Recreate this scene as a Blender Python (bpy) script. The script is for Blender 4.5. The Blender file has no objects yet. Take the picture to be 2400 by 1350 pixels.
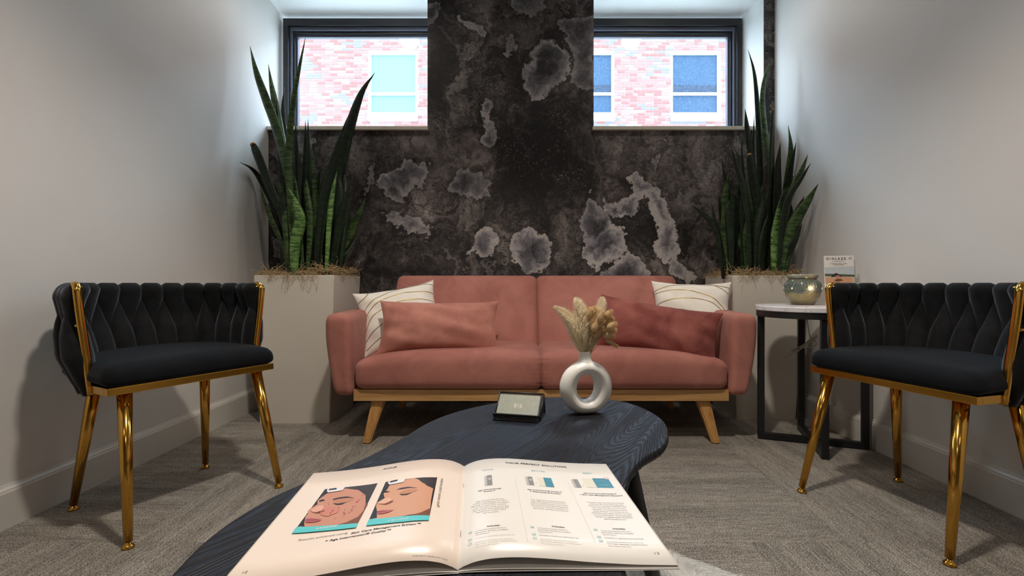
import bpy, bmesh, math, random
import numpy as np
from mathutils import Vector, Matrix, noise as mnoise
from math import sin, cos, pi, sqrt, radians
random.seed(7)
SC = bpy.context.scene
COL = SC.collection
PI = math.pi
# ------------------------------------------------------------------ camera, world, lights, exposure
CH = 0.72            # camera height
FX = 1133.0          # focal length in pixels of the 2400 px wide frame
cd = bpy.data.cameras.new('camera'); cam = bpy.data.objects.new('camera', cd); COL.objects.link(cam)
cam.location = (0, 0, CH); cam.rotation_euler = (PI/2, 0, 0)
cd.sensor_width = 36; cd.lens = 36*FX/2400; cd.shift_x = -15/2400; cd.shift_y = -11/2400
cd.clip_start = 0.02; cd.clip_end = 200
SC.camera = cam
SC.view_settings.view_transform = 'Standard'; SC.view_settings.look = 'None'
SC.view_settings.gamma = 1; SC.view_settings.use_curve_mapping = False
SC.view_settings.exposure = 0.0
w = bpy.data.worlds.new('sky'); SC.world = w; w.use_nodes = True
w.node_tree.nodes['Background'].inputs[0].default_value = (0.66, 0.84, 1.0, 1)
w.node_tree.nodes['Background'].inputs[1].default_value = 14.0

def lamp(name, loc, power, size, color, kind='AREA', spot=None, blend=.6, rot=(0, 0, 0)):
    l = bpy.data.lights.new(name, kind); l.energy = power; l.color = color
    if kind == 'AREA': l.shape = 'DISK'; l.size = size
    else: l.shadow_soft_size = size
    if kind == 'SPOT': l.spot_size = radians(spot); l.spot_blend = blend
    o = bpy.data.objects.new(name, l); o.location = loc; o.rotation_euler = rot; COL.objects.link(o)
    return o
WARM = (1.0, 0.90, 0.785)
lamp('downlight_or_fill', (0.0, 0.80, 2.735), 200, .08, WARM, 'SPOT', 122, .5)
lamp('downlight_or_fill', (-0.90, 2.25, 2.735), 21, .08, WARM, 'SPOT', 142, .5)
lamp('downlight_or_fill', (0.93, 2.25, 2.735), 21, .08, WARM, 'SPOT', 142, .5)
lamp('downlight_or_fill', (-0.8, -0.8, 2.735), 20, .15, WARM, 'SPOT', 150, .5)  # unseen fill lamp behind the camera, added to lift the ambient light
lamp('downlight_or_fill', (0.8, -0.8, 2.735), 20, .15, WARM, 'SPOT', 150, .5)  # its right-hand twin, likewise added only as ambient fill

# ------------------------------------------------------------------ node helpers
def srgb(r, g, b):
    f = lambda c: (c/255/12.92) if c/255 <= .04045 else ((c/255+.055)/1.055)**2.4
    return (f(r), f(g), f(b), 1)
class NT:
    def __init__(s, name):
        s.m = bpy.data.materials.new(name); s.m.use_nodes = True; s.t = s.m.node_tree
        s.b = s.t.nodes['Principled BSDF']; s.L = s.t.links
    def n(s, typ, **kw):
        x = s.t.nodes.new(typ)
        for k, v in kw.items():
            if k.startswith('i_'):
                k2 = k[2:]; k2 = int(k2) if k2.isdigit() else k2.replace('_', ' ')
                s.put(x.inputs[k2], v)
            else: setattr(x, k, v)
        return x
    def put(s, inp, v):
        if isinstance(v, bpy.types.NodeSocket): s.L.new(v, inp)
        else: inp.default_value = v
    def math(s, op, a, b=0.0, c=0.0, clamp=False):
        x = s.t.nodes.new('ShaderNodeMath'); x.operation = op; x.use_clamp = clamp
        s.put(x.inputs[0], a); s.put(x.inputs[1], b); s.put(x.inputs[2], c); return x.outputs[0]
    def vmath(s, op, a, b=(0, 0, 0)):
        x = s.t.nodes.new('ShaderNodeVectorMath'); x.operation = op
        s.put(x.inputs[0], a); s.put(x.inputs[1], b); return x.outputs[0]
    def coords(s, kind='Object'):
        return s.t.nodes.new('ShaderNodeTexCoord').outputs[kind]
    def mapping(s, vec, scale=(1, 1, 1), loc=(0, 0, 0), rot=(0, 0, 0)):
        x = s.t.nodes.new('ShaderNodeMapping'); s.L.new(vec, x.inputs[0])
        x.inputs['Scale'].default_value = scale; s.put(x.inputs['Location'], loc); x.inputs['Rotation'].default_value = rot
        return x.outputs[0]
    def noise(s, vec, scale, detail=4, rough=.5, dist=0, out='Fac', dim='3D'):
        x = s.t.nodes.new('ShaderNodeTexNoise'); x.noise_dimensions = dim
        s.L.new(vec, x.inputs['Vector']); x.inputs['Scale'].default_value = scale
        x.inputs['Detail'].default_value = detail; x.inputs['Roughness'].default_value = rough; x.inputs['Distortion'].default_value = dist
        return x.outputs[out]
    def ramp(s, fac, stops, interp='LINEAR'):
        x = s.t.nodes.new('ShaderNodeValToRGB'); s.L.new(fac, x.inputs[0]); e = x.color_ramp.elements
        x.color_ramp.interpolation = interp
        while len(e) < len(stops): e.new(.5)
        for el, (p, c) in zip(e, stops): el.position = p; el.color = c if len(c) == 4 else (*c, 1)
        return x.outputs[0]
    def mix(s, fac, a, b, mode='MIX'):
        x = s.t.nodes.new('ShaderNodeMix'); x.data_type = 'RGBA'; x.blend_type = mode
        s.put(x.inputs[0], fac); s.put(x.inputs[6], a); s.put(x.inputs[7], b); return x.outputs[2]
    def maprange(s, v, a, b, c=0.0, d=1.0, smooth=False):
        x = s.t.nodes.new('ShaderNodeMapRange')
        if smooth: x.interpolation_type = 'SMOOTHSTEP'
        s.L.new(v, x.inputs[0]); s.put(x.inputs[1], a); s.put(x.inputs[2], b); s.put(x.inputs[3], c); s.put(x.inputs[4], d)
        return x.outputs[0]
    def bump(s, h, strength=.3, dist=.002):
        x = s.t.nodes.new('ShaderNodeBump'); s.L.new(h, x.inputs['Height'])
        x.inputs['Strength'].default_value = strength; x.inputs['Distance'].default_value = dist
        s.L.new(x.outputs[0], s.b.inputs['Normal'])
    def set(s, **kw):
        for k, v in kw.items(): s.put(s.b.inputs[k.replace('_', ' ')], v)
        return s
def plain(name, col, rough=.5, metal=0, spec=.5, noise_amt=.06, nscale=30, bump=0, bscale=200, coat=0, sheen=0):
    m = NT(name); v = m.coords()
    nz = m.noise(v, nscale, 3)
    c2 = tuple(max(0, c*(1-noise_amt*2)) for c in col[:3])+(1,)
    m.set(Base_Color=m.mix(nz, c2, col), Roughness=rough, Metallic=metal, Specular_IOR_Level=spec, Coat_Weight=coat, Sheen_Weight=sheen)
    if bump: m.bump(m.noise(v, bscale, 4), bump, .001)
    return m.m
# ------------------------------------------------------------------ mesh helpers
def setprops(o, label=None, cat=None, group=None, kind=None):
    if label: o['label'] = label
    if cat: o['category'] = cat
    if group: o['group'] = group
    if kind: o['kind'] = kind
    return o
def mk(name, verts, faces, mat=None, parent=None, smooth=False, **kw):
    me = bpy.data.meshes.new(name); me.from_pydata([tuple(v) for v in verts], [], faces); me.update()
    return mobj(name, me, mat, parent, smooth, **kw)
def mobj(name, me, mat=None, parent=None, smooth=False, **kw):
    if mat is not None:
        ms = mat if isinstance(mat, (list, tuple)) else [mat]
        if not me.materials:
            for x in ms: me.materials.append(x)
    if smooth and len(me.polygons): me.polygons.foreach_set('use_smooth', [True]*len(me.polygons))
    o = bpy.data.objects.new(name, me); COL.objects.link(o)
    if parent: o.parent = parent
    return setprops(o, **kw)
def bmo(name, bm, mat=None, parent=None, smooth=False, **kw):
    me = bpy.data.meshes.new(name); bmesh.ops.recalc_face_normals(bm, faces=bm.faces[:]); bm.to_mesh(me); bm.free()
    return mobj(name, me, mat, parent, smooth, **kw)
def empty(name, loc=(0, 0, 0), rz=0, **kw):
    o = bpy.data.objects.new(name, None); o.location = loc; o.rotation_euler = (0, 0, rz); o.empty_display_size = .05
    COL.objects.link(o); return setprops(o, **kw)
def box(bm, x0, x1, y0, y1, z0, z1, M=None, bevel=0):
    r = bmesh.ops.create_cube(bm, size=1)['verts']
    T = Matrix.Translation(((x0+x1)/2, (y0+y1)/2, (z0+z1)/2)) @ Matrix.Diagonal((abs(x1-x0), abs(y1-y0), abs(z1-z0), 1))
    if M is not None: T = M @ T
    bmesh.ops.transform(bm, matrix=T, verts=r)
    if bevel:
        es = list({e for v in r for e in v.link_edges})
        bmesh.ops.bevel(bm, geom=es, offset=bevel, segments=2, affect='EDGES', profile=.6)
    return r
def boxo(name, b, mat, parent=None, bevel=0, M=None, smooth=False, **kw):
    bm = bmesh.new(); box(bm, *b, M=M, bevel=bevel); return bmo(name, bm, mat, parent, smooth, **kw)
def tube_data(pts, rad, seg=8, caps=True, flat=None):
    """sweep; rad float or list; flat=(a,b) section scale"""
    P = [Vector(p) for p in pts]; n = len(P); rr = rad if isinstance(rad, (list, tuple)) else [rad]*n
    V = []; F = []; up = None
    for i in range(n):
        t = (P[min(i+1, n-1)]-P[max(i-1, 0)]).normalized()
        if up is None: up = Vector((0, 0, 1)) if abs(t.z) < .9 else Vector((1, 0, 0))
        s = t.cross(up)
        if s.length < 1e-5: s = t.orthogonal()
        s.normalize(); up = s.cross(t).normalized()
        for k in range(seg):
            a = 2*PI*k/seg; V.append(P[i]+(s*cos(a)+up*sin(a))*rr[i])
    for i in range(n-1):
        for k in range(seg):
            F.append((i*seg+k, i*seg+(k+1) % seg, (i+1)*seg+(k+1) % seg, (i+1)*seg+k))
    if caps: F.append(tuple(range(seg))[::-1]); F.append(tuple((n-1)*seg+k for k in range(seg)))
    return V, F
def tube(name, pts, rad, mat, parent=None, seg=10, smooth=True, **kw):
    V, F = tube_data(pts, rad, seg); return mk(name, V, F, mat, parent, smooth, **kw)
def merge(parts):
    V = []; F = []
    for v, f in parts:
        o = len(V); V += list(v); F += [tuple(i+o for i in q) for q in f]
    return V, F
def lathe_data(prof, seg=40, z0=0, cx=0, cy=0):
    V = []; F = []; n = len(prof)
    for r, z in prof:
        for k in range(seg):
            a = 2*PI*k/seg; V.append((cx+r*cos(a), cy+r*sin(a), z+z0))
    for i in range(n-1):
        for k in range(seg):
            F.append((i*seg+k, i*seg+(k+1) % seg, (i+1)*seg+(k+1) % seg, (i+1)*seg+k))
    return V, F
def spline(pts, n):
    P = [Vector(p) for p in pts]; P = [P[0]*2-P[1]]+P+[P[-1]*2-P[-2]]; m = len(P)-3; out = []
    for i in range(n):
        u = i/(n-1)*m; k = min(int(u), m-1); t = u-k; a, b, c, d = P[k:k+4]
        out.append(.5*((2*b)+(c-a)*t+(2*a-5*b+4*c-d)*t*t+(3*b-a-3*c+d)*t**3))
    return out
def rbox_data(hx, hy, hz, r, n=(12, 12, 6), f=None):
    """rounded box surface from 6 grids, f(p)->p deform"""
    bm = bmesh.new(); bmesh.ops.create_cube(bm, size=2)
    V = []; F = []; idx = {}
    def vid(p):
        k = (round(p[0], 5), round(p[1], 5), round(p[2], 5))
        if k not in idx: idx[k] = len(V); V.append(Vector(p))
        return idx[k]
    bm.free()
    ax = [(0, 1, 2), (1, 2, 0), (2, 0, 1)]
    for a, b, c in ax:
        for sgn in (-1, 1):
            for i in range(n[a]):
                for j in range(n[b]):
                    q = []
                    for di, dj in ((0, 0), (1, 0), (1, 1), (0, 1)):
                        p = [0, 0, 0]; p[a] = -1+2*(i+di)/n[a]; p[b] = -1+2*(j+dj)/n[b]; p[c] = sgn
                        q.append(vid(p))
                    F.append(tuple(q if sgn > 0 else q[::-1]))
    H = (hx, hy, hz); out = []
    for p in V:
        # concentrate the grid near edges
        q = [H[k]*p[k] for k in range(3)]
        inner = [max(-(H[k]-r), min(H[k]-r, q[k])) for k in range(3)]
        d = Vector([q[k]-inner[k] for k in range(3)])
        if d.length > 1e-9: d = d.normalized()*r
        q = Vector(inner)+d
        out.append(f(q) if f else q)
    return out, F
def subsurf(o, lv=1):
    m = o.modifiers.new('subdivision', 'SUBSURF'); m.levels = lv; m.render_levels = lv; return o
def add_translucency(mat, fac, col):
    t = mat.node_tree; out = t.nodes['Material Output']; b = t.nodes['Principled BSDF']
    tr = t.nodes.new('ShaderNodeBsdfTranslucent'); tr.inputs[0].default_value = col; mx = t.nodes.new('ShaderNodeMixShader'); mx.inputs[0].default_value = fac
    t.links.new(b.outputs[0], mx.inputs[1]); t.links.new(tr.outputs[0], mx.inputs[2]); t.links.new(mx.outputs[0], out.inputs[0]); return mat
def text_geo(body, width=None, size=None, align='CENTER', bold=0.0):
    c = bpy.data.curves.new('t', 'FONT'); c.body = body; c.size = 1; c.align_x = align; c.offset = bold; c.resolution_u = 2
    o = bpy.data.objects.new('t', c); me = bpy.data.meshes.new_from_object(o)
    V = [tuple(v.co) for v in me.vertices]; F = [tuple(p.vertices) for p in me.polygons]
    bpy.data.meshes.remove(me); bpy.data.objects.remove(o); bpy.data.curves.remove(c)
    xs = [v[0] for v in V]; s = (width/(max(xs)-min(xs))) if width else size
    return [(v[0]*s, v[1]*s) for v in V], F
def at(x, y, Y):   # point of the place at depth Y seen at (x, y)
    return Vector(((x-1215)*Y/FX, Y, CH+(664-y)*Y/FX))
# ------------------------------------------------------------------ materials
def wall_mat():
    m = NT('eggshell_wall_paint'); v = m.coords()
    m.set(Base_Color=m.mix(m.noise(v, 3, 3), srgb(206, 203, 199), srgb(212, 209, 205)), Roughness=.62, Specular_IOR_Level=.3)
    m.bump(m.noise(v, 260, 3), .12, .0012); return m.m
WALL = wall_mat()
TRIM = plain('satin_trim_paint', srgb(205, 202, 196), .38, noise_amt=.02)
REVEAL = plain('white_reveal_paint', srgb(240, 243, 244), .6, noise_amt=.01)
CEIL = plain('ceiling_paint', srgb(190, 188, 184), .8, noise_amt=.02)
BLACK_ALU = plain('black_anodised_frame', srgb(28, 29, 33), .35, .0, .5)
GREY_ALU = plain('grey_frame_liner', srgb(92, 96, 112), .4, .0, .5)
SILL = plain('cream_sill_stone', srgb(216, 211, 198), .35, noise_amt=.04)
# --- back wall wallpaper: broad layout in two vertex fields, everything fine in nodes
ML = 2.93/FX
def wp(x, y): return ((x-1215)*ML, CH+(664-y)*ML)
ISL = [  # pale agate islands: polygon in wall metres (from sketch units), level
 ([(1262,98),(1292,92),(1330,112),(1341,150),(1322,190),(1296,214),(1252,238),(1232,208),(1222,176),(1240,140)], .42),
 ([(1310,50),(1391,40),(1391,205),(1360,205),(1335,190),(1345,150),(1330,110)], .30),
 ([(1196,-30),(1285,-30),(1280,20),(1255,38),(1215,32),(1196,12)], .26),
 ([(930,392),(958,374),(985,384),(1012,380),(1005,412),(988,440),(970,428),(948,452),(935,470),(905,462),(885,430),(888,402),(920,405)], .52),
 ([(1062,410),(1078,392),(1110,400),(1130,392),(1132,420),(1150,428),(1148,462),(1118,470),(1095,452),(1060,450),(1050,436)], .40),
 ([(1110,560),(1128,540),(1150,535),(1166,548),(1158,585),(1140,612),(1115,598),(1098,592)], .72),
 ([(1200,562),(1218,550),(1240,534),(1262,548),(1282,532),(1288,580),(1286,625),(1258,634),(1236,640),(1214,625),(1200,590)], .72),
 ([(1364,482),(1382,446),(1398,470),(1412,500),(1440,524),(1474,548),(1468,584),(1452,606),(1420,622),(1398,640),(1374,600),(1372,560),(1360,520)], .64),
 ([(1410,462),(1430,482),(1452,488),(1466,470),(1484,450),(1470,418),(1490,402),(1510,420),(1545,440),(1580,520),(1588,560),(1590,600),(1560,612),(1532,590),(1545,560),(1540,520),(1520,478),(1506,458),(1500,476),(1478,504),(1440,508),(1418,492)], .95),
 ([(1470,590),(1485,600),(1520,640),(1530,660),(1440,670),(1390,650),(1420,630)], .60),
 ([(1570,600),(1600,622),(1635,650),(1610,670),(1575,640)], .80),
 ([(900,500),(935,495),(985,510),(1010,530),(1005,550),(960,545),(915,520)], .55),
 ([(1110,50),(1135,70),(1140,95),(1120,80),(1085,60),(1075,42)], .45),
 ([(1140,230),(1155,240),(1150,270),(1165,320),(1150,345),(1130,330),(1142,290),(1128,255)], .42),
 ([(1170,130),(1185,95),(1200,80),(1210,110),(1195,140)], .40),
 ([(980,10),(1030,5),(1022,40),(1005,60),(980,50)], .30),
 ([(1520,380),(1540,365),(1560,335),(1550,372),(1535,392)], .55),
 ([(690,300),(720,295),(735,330),(715,370),(690,350)], .30),
 ([(870,380),(880,420),(850,470),(862,430)], .5),
 ([(640,560),(665,570),(660,610),(640,605)], .35),
]
DARK = [(1300,290,110,80,1.0),(1290,400,120,70,.75),(1235,360,60,90,.6),(1500,515,70,55,1.0),(1190,20,40,40,.8),(1060,10,60,30,.5),
        (1060,210,90,60,.55),(930,560,70,40,.5),(1300,500,70,60,.55),(1620,560,60,60,.4),(1060,330,40,60,.3),(1030,90,30,60,.6),(700,620,80,60,.4),(860,640,120,30,.5),(1340,620,40,40,.5)]
LIGHTT = [(1600,420,140,100,.6),(780,340,160,50,.45),(900,600,110,50,.35),(1560,330,200,40,.35),(980,500,70,40,.5),(1060,250,120,120,.18),(1180,540,120,60,.2),(1530,620,90,40,.5)]
def sdf_poly(px, pz, poly):
    d = np.full(px.shape, 1e9); inside = np.zeros(px.shape, bool); n = len(poly)
    for i in range(n):
        ax, az = poly[i]; bx, bz = poly[(i+1) % n]; ex, ez = bx-ax, bz-az
        t = np.clip(((px-ax)*ex+(pz-az)*ez)/(ex*ex+ez*ez+1e-12), 0, 1)
        d = np.minimum(d, np.hypot(px-ax-t*ex, pz-az-t*ez))
        c = (az > pz) != (bz > pz)
        inside ^= c & (px < (bx-ax)*(pz-az)/(bz-az+1e-12)+ax)
    return np.where(inside, d, -d)
def wallpaper_mesh(name, x0, x1, z0, z1, step=.009, Y=2.93):
    nx = max(2, int((x1-x0)/step)); nz = max(2, int((z1-z0)/step))
    X, Z = np.meshgrid(np.linspace(x0, x1, nx+1), np.linspace(z0, z1, nz+1)); px = X.ravel(); pz = Z.ravel()
    fld = np.full(px.shape, -1.0); lvl = np.zeros(px.shape)
    for poly, lv in ISL:
        s = sdf_poly(px, pz, [wp(*p) for p in poly]); m = s > fld; fld = np.where(m, s, fld); lvl = np.where(m, lv, lvl)
    tone = np.zeros(px.shape)
    for lst, sg in ((DARK, -1), (LIGHTT, 1)):
        for cx, cy, rx, ry, a in lst:
            wx, wz = wp(cx, cy); tone += sg*a*np.exp(-(((px-wx)/(rx*ML))**2+((pz-wz)/(ry*ML))**2)*.9)
    me = bpy.data.meshes.new(name)
    V = np.stack([px, np.full(px.shape, Y), pz], 1)
    idx = np.arange((nx+1)*(nz+1)).reshape(nz+1, nx+1)
    F = np.stack([idx[:-1, :-1], idx[:-1, 1:], idx[1:, 1:], idx[1:, :-1]], -1).reshape(-1, 4)
    me.from_pydata(V.tolist(), [], F.tolist())
    for nm, a in (('island', fld), ('level', lvl), ('tone', tone)):
        at_ = me.attributes.new(nm, 'FLOAT', 'POINT'); at_.data.foreach_set('value', a.astype(np.float32))
    me.update(); return me
def wallpaper_mat():
    m = NT('dark_fluid_stone_wallpaper'); v = m.coords()
    def attr(nm):
        a = m.t.nodes.new('ShaderNodeAttribute'); a.attribute_name = nm; return a.outputs['Fac']
    w1 = m.noise(v, 2.2, 6, .6, 0, 'Color'); w2 = m.noise(v, 9, 6, .65, 0, 'Color')
    sub = lambda c: m.vmath('SUBTRACT', c, (.5, .5, .5))
    def sc(vec, k):
        x = m.t.nodes.new('ShaderNodeVectorMath'); x.operation = 'SCALE'; m.L.new(vec, x.inputs[0]); x.inputs['Scale'].default_value = k; return x.outputs[0]
    warp = m.vmath('ADD', v, m.vmath('ADD', sc(sub(w1), .9), sc(sub(w2), .14)))
    ragged = m.noise(v, 16, 8, .7); fine = m.noise(v, 60, 6, .7)
    isl = m.math('ADD', attr('island'), m.math('ADD', m.math('MULTIPLY', m.math('SUBTRACT', ragged, .5), .13), m.math('MULTIPLY', m.math('SUBTRACT', fine, .5), .045)))
    big = m.noise(v, 5.5, 4, .6)
    isl = m.math('ADD', isl, m.math('MULTIPLY', m.math('SUBTRACT', big, .5), .12))
    # base swirls: contour lines of warped noise give the poured-paint look
    ctr = lambda x, k: m.math('MULTIPLY', m.math('SUBTRACT', x, .5), k)
    sw = m.noise(warp, 1.7, 10, .62, 1.6); sw2 = m.noise(warp, 5.5, 10, .70, 1.0); sw3 = m.noise(warp, 19, 8, .75, .5)
    lf = m.noise(warp, 1.5, 6, .55, 2.2)
    lines = m.math('SINE', m.math('MULTIPLY', lf, 130))
    lmask = m.maprange(m.noise(v, 2.6, 3), .40, .60)
    t = m.math('ADD', m.math('ADD', m.math('ADD', .425, ctr(sw, 1.35)), m.math('ADD', ctr(sw2, .85), ctr(sw3, .46))), m.math('MULTIPLY', attr('tone'), .26))
    t = m.math('ADD', t, m.math('MULTIPLY', m.math('MULTIPLY', lines, lmask), .085))
    base = m.ramp(t, [(.18, srgb(26, 25, 26)), (.34, srgb(48, 45, 45)), (.46, srgb(80, 75, 74)), (.58, srgb(110, 103, 101)), (.70, srgb(138, 130, 128)), (.88, srgb(184, 176, 174))])
    foam = m.noise(warp, 3.2, 10, .70, .8)
    fm = m.math('MULTIPLY', m.maprange(foam, .575, .59), m.maprange(foam, .65, .595))
    base = m.mix(m.math('MULTIPLY', fm, m.maprange(attr('tone'), -.6, .3, .10, .75)), base, srgb(156, 148, 144))
    crack = m.math('MULTIPLY', m.maprange(m.math('ABSOLUTE', m.math('SUBTRACT', sw2, .50)), 0, .010, 1, 0), m.maprange(lmask, 0, 1, .75, .35))
    base = m.mix(crack, base, srgb(20, 19, 20))
    # agate islands with ragged chalky rims
    rn = m.maprange(m.noise(v, 20, 5, .7), .38, .6)
    rim = m.math('MULTIPLY', m.math('MULTIPLY', m.maprange(isl, -.002, .002), m.maprange(isl, .002, .036, 1, 0)), m.math('ADD', m.math('MULTIPLY', rn, .8), .2))
    ins = m.maprange(isl, -.002, .002)
    itone = m.math('ADD', m.math('ADD', m.math('ADD', .5, ctr(m.noise(warp, 3.4, 8, .62, 1.2), 1.5)), m.math('MULTIPLY', m.math('SUBTRACT', fine, .5), .22)), m.math('SUBTRACT', m.math('MULTIPLY', m.math('SUBTRACT', attr('level'), .5), .40), m.maprange(isl, .01, .10, -.08, .22)))
    icol = m.ramp(itone, [(.18, srgb(40, 40, 44)), (.40, srgb(88, 88, 95)), (.60, srgb(128, 126, 132)), (.86, srgb(205, 199, 196))])
    col = m.mix(m.math('MULTIPLY', ins, m.maprange(attr('level'), .25, .65, .55, .95)), base, icol)
    col = m.mix(m.math('MULTIPLY', rim, m.maprange(attr('level'), .2, .9, .30, .95)), col, srgb(198, 190, 185))
    halo = m.math('MULTIPLY', m.maprange(isl, -.035, -.001), m.maprange(isl, -.002, 0, 1, 0))
    col = m.mix(m.math('MULTIPLY', halo, .65), col, srgb(22, 20, 20))
    spk = m.math('MULTIPLY', m.maprange(m.noise(v, 60, 6, .8), .57, .63), m.maprange(m.noise(warp, 3, 5, .6), .52, .62))
    col = m.mix(m.math('MULTIPLY', spk, .62), col, srgb(180, 170, 164))
    m.set(Base_Color=col, Roughness=.55, Specular_IOR_Level=.35); m.bump(m.noise(v, 400, 2), .1, .0005)
    return m.m
WPAPER = wallpaper_mat()
def carpet_mat():
    m = NT('striated_loop_carpet'); v = m.coords()
    oi = m.t.nodes.new('ShaderNodeObjectInfo'); off = m.t.nodes.new('ShaderNodeCombineXYZ')
    m.L.new(m.math('MULTIPLY', oi.outputs['Random'], 37), off.inputs[0]); m.L.new(m.math('MULTIPLY', oi.outputs['Random'], 91), off.inputs[1])
    v2 = m.vmath('ADD', v, off.outputs[0])
    streak = m.noise(m.mapping(v2, (6, 150, 1)), 1, 5, .7)
    streak2 = m.noise(m.mapping(v2, (16, 420, 1)), 1, 3, .7)
    broad = m.noise(m.mapping(v2, (.9, 14, 1)), 1, 3, .5)
    speck = m.noise(m.mapping(v2, (250, 420, 1)), 1, 2, .8)
    c_ = lambda x, k: m.math('MULTIPLY', m.math('SUBTRACT', x, .5), k)
    dash = m.noise(m.mapping(v2, (34, 380, 1)), 1, 4, .8)
    t = m.math('ADD', m.math('ADD', m.math('ADD', .5, c_(streak, .60)), c_(streak2, .60)), m.math('ADD', m.math('ADD', c_(broad, .40), c_(speck, 2.3)), c_(dash, 1.0)))
    t_old = m.math('ADD', m.math('ADD', m.math('MULTIPLY', streak, .34), m.math('MULTIPLY', streak2, .36)), m.math('ADD', m.math('MULTIPLY', broad, .26), m.math('MULTIPLY', speck, .62)))
    col = m.ramp(t, [(.12, srgb(44, 41, 38)), (.36, srgb(104, 98, 92)), (.56, srgb(152, 145, 135)), (.88, srgb(214, 207, 194))])
    m.set(Base_Color=col, Roughness=.95, Specular_IOR_Level=.1, Sheen_Weight=.1); m.bump(m.math('ADD', speck, m.math('MULTIPLY', streak2, .8)), .7, .004)
    return m.m
CARPET = carpet_mat()
def gold_mat():
    m = NT('polished_gold_metal'); v = m.coords()
    m.set(Base_Color=m.mix(m.noise(v, 8, 2), srgb(198, 148, 64), srgb(212, 164, 78)), Metallic=1, Roughness=.15); return m.m
GOLD = gold_mat()
def velvet(name, c1, c2, sheen=.6, tint=(1, 1, 1, 1), scale=7, rough=.85, srough=.35):
    m = NT(name); v = m.coords()
    n = m.noise(v, scale, 5, .6, .8); lw = m.t.nodes.new('ShaderNodeLayerWeight'); lw.inputs[0].default_value = .35
    col = m.mix(m.maprange(n, .35, .68), c1, c2)
    m.set(Base_Color=col, Roughness=rough, Specular_IOR_Level=.2, Sheen_Weight=sheen, Sheen_Roughness=srough, Sheen_Tint=tint)
    m.bump(m.math('ADD', m.noise(v, 900, 2), m.math('MULTIPLY', m.noise(v, 9, 4), 3)), .25, .0008); return m.m
SEATV = velvet('black_velvet_seat', srgb(6, 8, 12), srgb(15, 18, 24), .12, (.7, .85, 1, 1), 9, srough=.35)
BLKV = velvet('black_velvet', srgb(10, 11, 13), srgb(27, 28, 31), .26, (.75, .85, 1, 1), 12, srough=.4)
ROSE = velvet('dusty_rose_velvet', srgb(160, 103, 94), srgb(184, 124, 113), .34, (1, .80, .75, 1), 5)
ROSE2 = velvet('rose_velvet_pillow', srgb(172, 113, 102), srgb(198, 136, 122), .34, (1, .8, .74, 1), 9)
ROSE3 = velvet('deep_rose_velvet_pillow', srgb(124, 66, 62), srgb(158, 94, 86), .30, (1, .7, .66, 1), 9)
IVORY = velvet('ivory_velvet', srgb(238, 232, 222), srgb(246, 241, 233), .2, (1, 1, 1, 1), 8)
PIPE = plain('rose_seam_thread', srgb(112, 58, 54), .8)
def wood(name, cols, sc=(1.5, 26, 26), rough=.42, bump=.1, coat=0):
    m = NT(name); v = m.coords(); vv = m.mapping(v, sc)
    n = m.noise(vv, 1.2, 7, .6, 1.2); n2 = m.noise(m.mapping(v, tuple(s*6 for s in sc)), 1, 3, .6)
    t = m.math('ADD', m.math('MULTIPLY', n, .75), m.math('MULTIPLY', n2, .25))
    m.set(Base_Color=m.ramp(t, [(.3, cols[0]), (.5, cols[1]), (.7, cols[2])]), Roughness=rough, Coat_Weight=coat); m.bump(n2, bump, .0006); return m.m
OAK = wood('light_rubberwood', [srgb(150, 104, 58), srgb(190, 145, 92), srgb(208, 168, 116)])
OAKV = wood('light_rubberwood_legs', [srgb(158, 108, 56), srgb(196, 146, 86), srgb(212, 168, 108)], (26, 26, 1.5))
def ebony_mat():
    m = NT('blue_black_stained_ash'); v = m.coords()
    r = m.mapping(v, (1, 1, 1), (0, 0, 0), (0, 0, radians(-62)))
    n1 = m.noise(m.mapping(r, (.55, 6.5, 1)), 1, 1.5, .5, .15); n2 = m.noise(m.mapping(r, (3, 90, 1)), 1, 4, .6)
    grain = m.maprange(m.math('SINE', m.math('MULTIPLY', m.math('ADD', n1, m.math('MULTIPLY', n2, .016)), 640)), -1, 1)
    grain = m.math('MULTIPLY', m.math('POWER', grain, .7), m.maprange(m.noise(m.mapping(r, (2, 9, 1)), 1, 2), .3, .6, .45, 1))
    pores = m.noise(m.mapping(r, (22, 420, 1)), 1, 3, .7)
    h = m.math('ADD', grain, m.math('MULTIPLY', pores, .55))
    col = m.ramp(h, [(.25, srgb(4, 5, 8)), (.9, srgb(14, 18, 29)), (1.0, srgb(22, 28, 44))])
    m.set(Base_Color=col, Roughness=m.maprange(h, .2, 1.2, .66, .46), Specular_IOR_Level=.34); m.bump(h, .55, .0016); return m.m
EBONY = ebony_mat()
EBLEG = plain('black_stained_leg', srgb(17, 17, 20), .42)
EBEDGE = plain('black_stained_edge', srgb(30, 31, 35), .38)
PAPER = plain('coated_paper', srgb(235, 231, 226), .3, spec=.55, noise_amt=.01)
PAPERP = plain('blush_coated_paper', srgb(236, 219, 206), .3, spec=.55, noise_amt=.01)
def ink(name, c, r=.35): return plain('ink_'+name, srgb(*c), r, noise_amt=.0, spec=.3)
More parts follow.
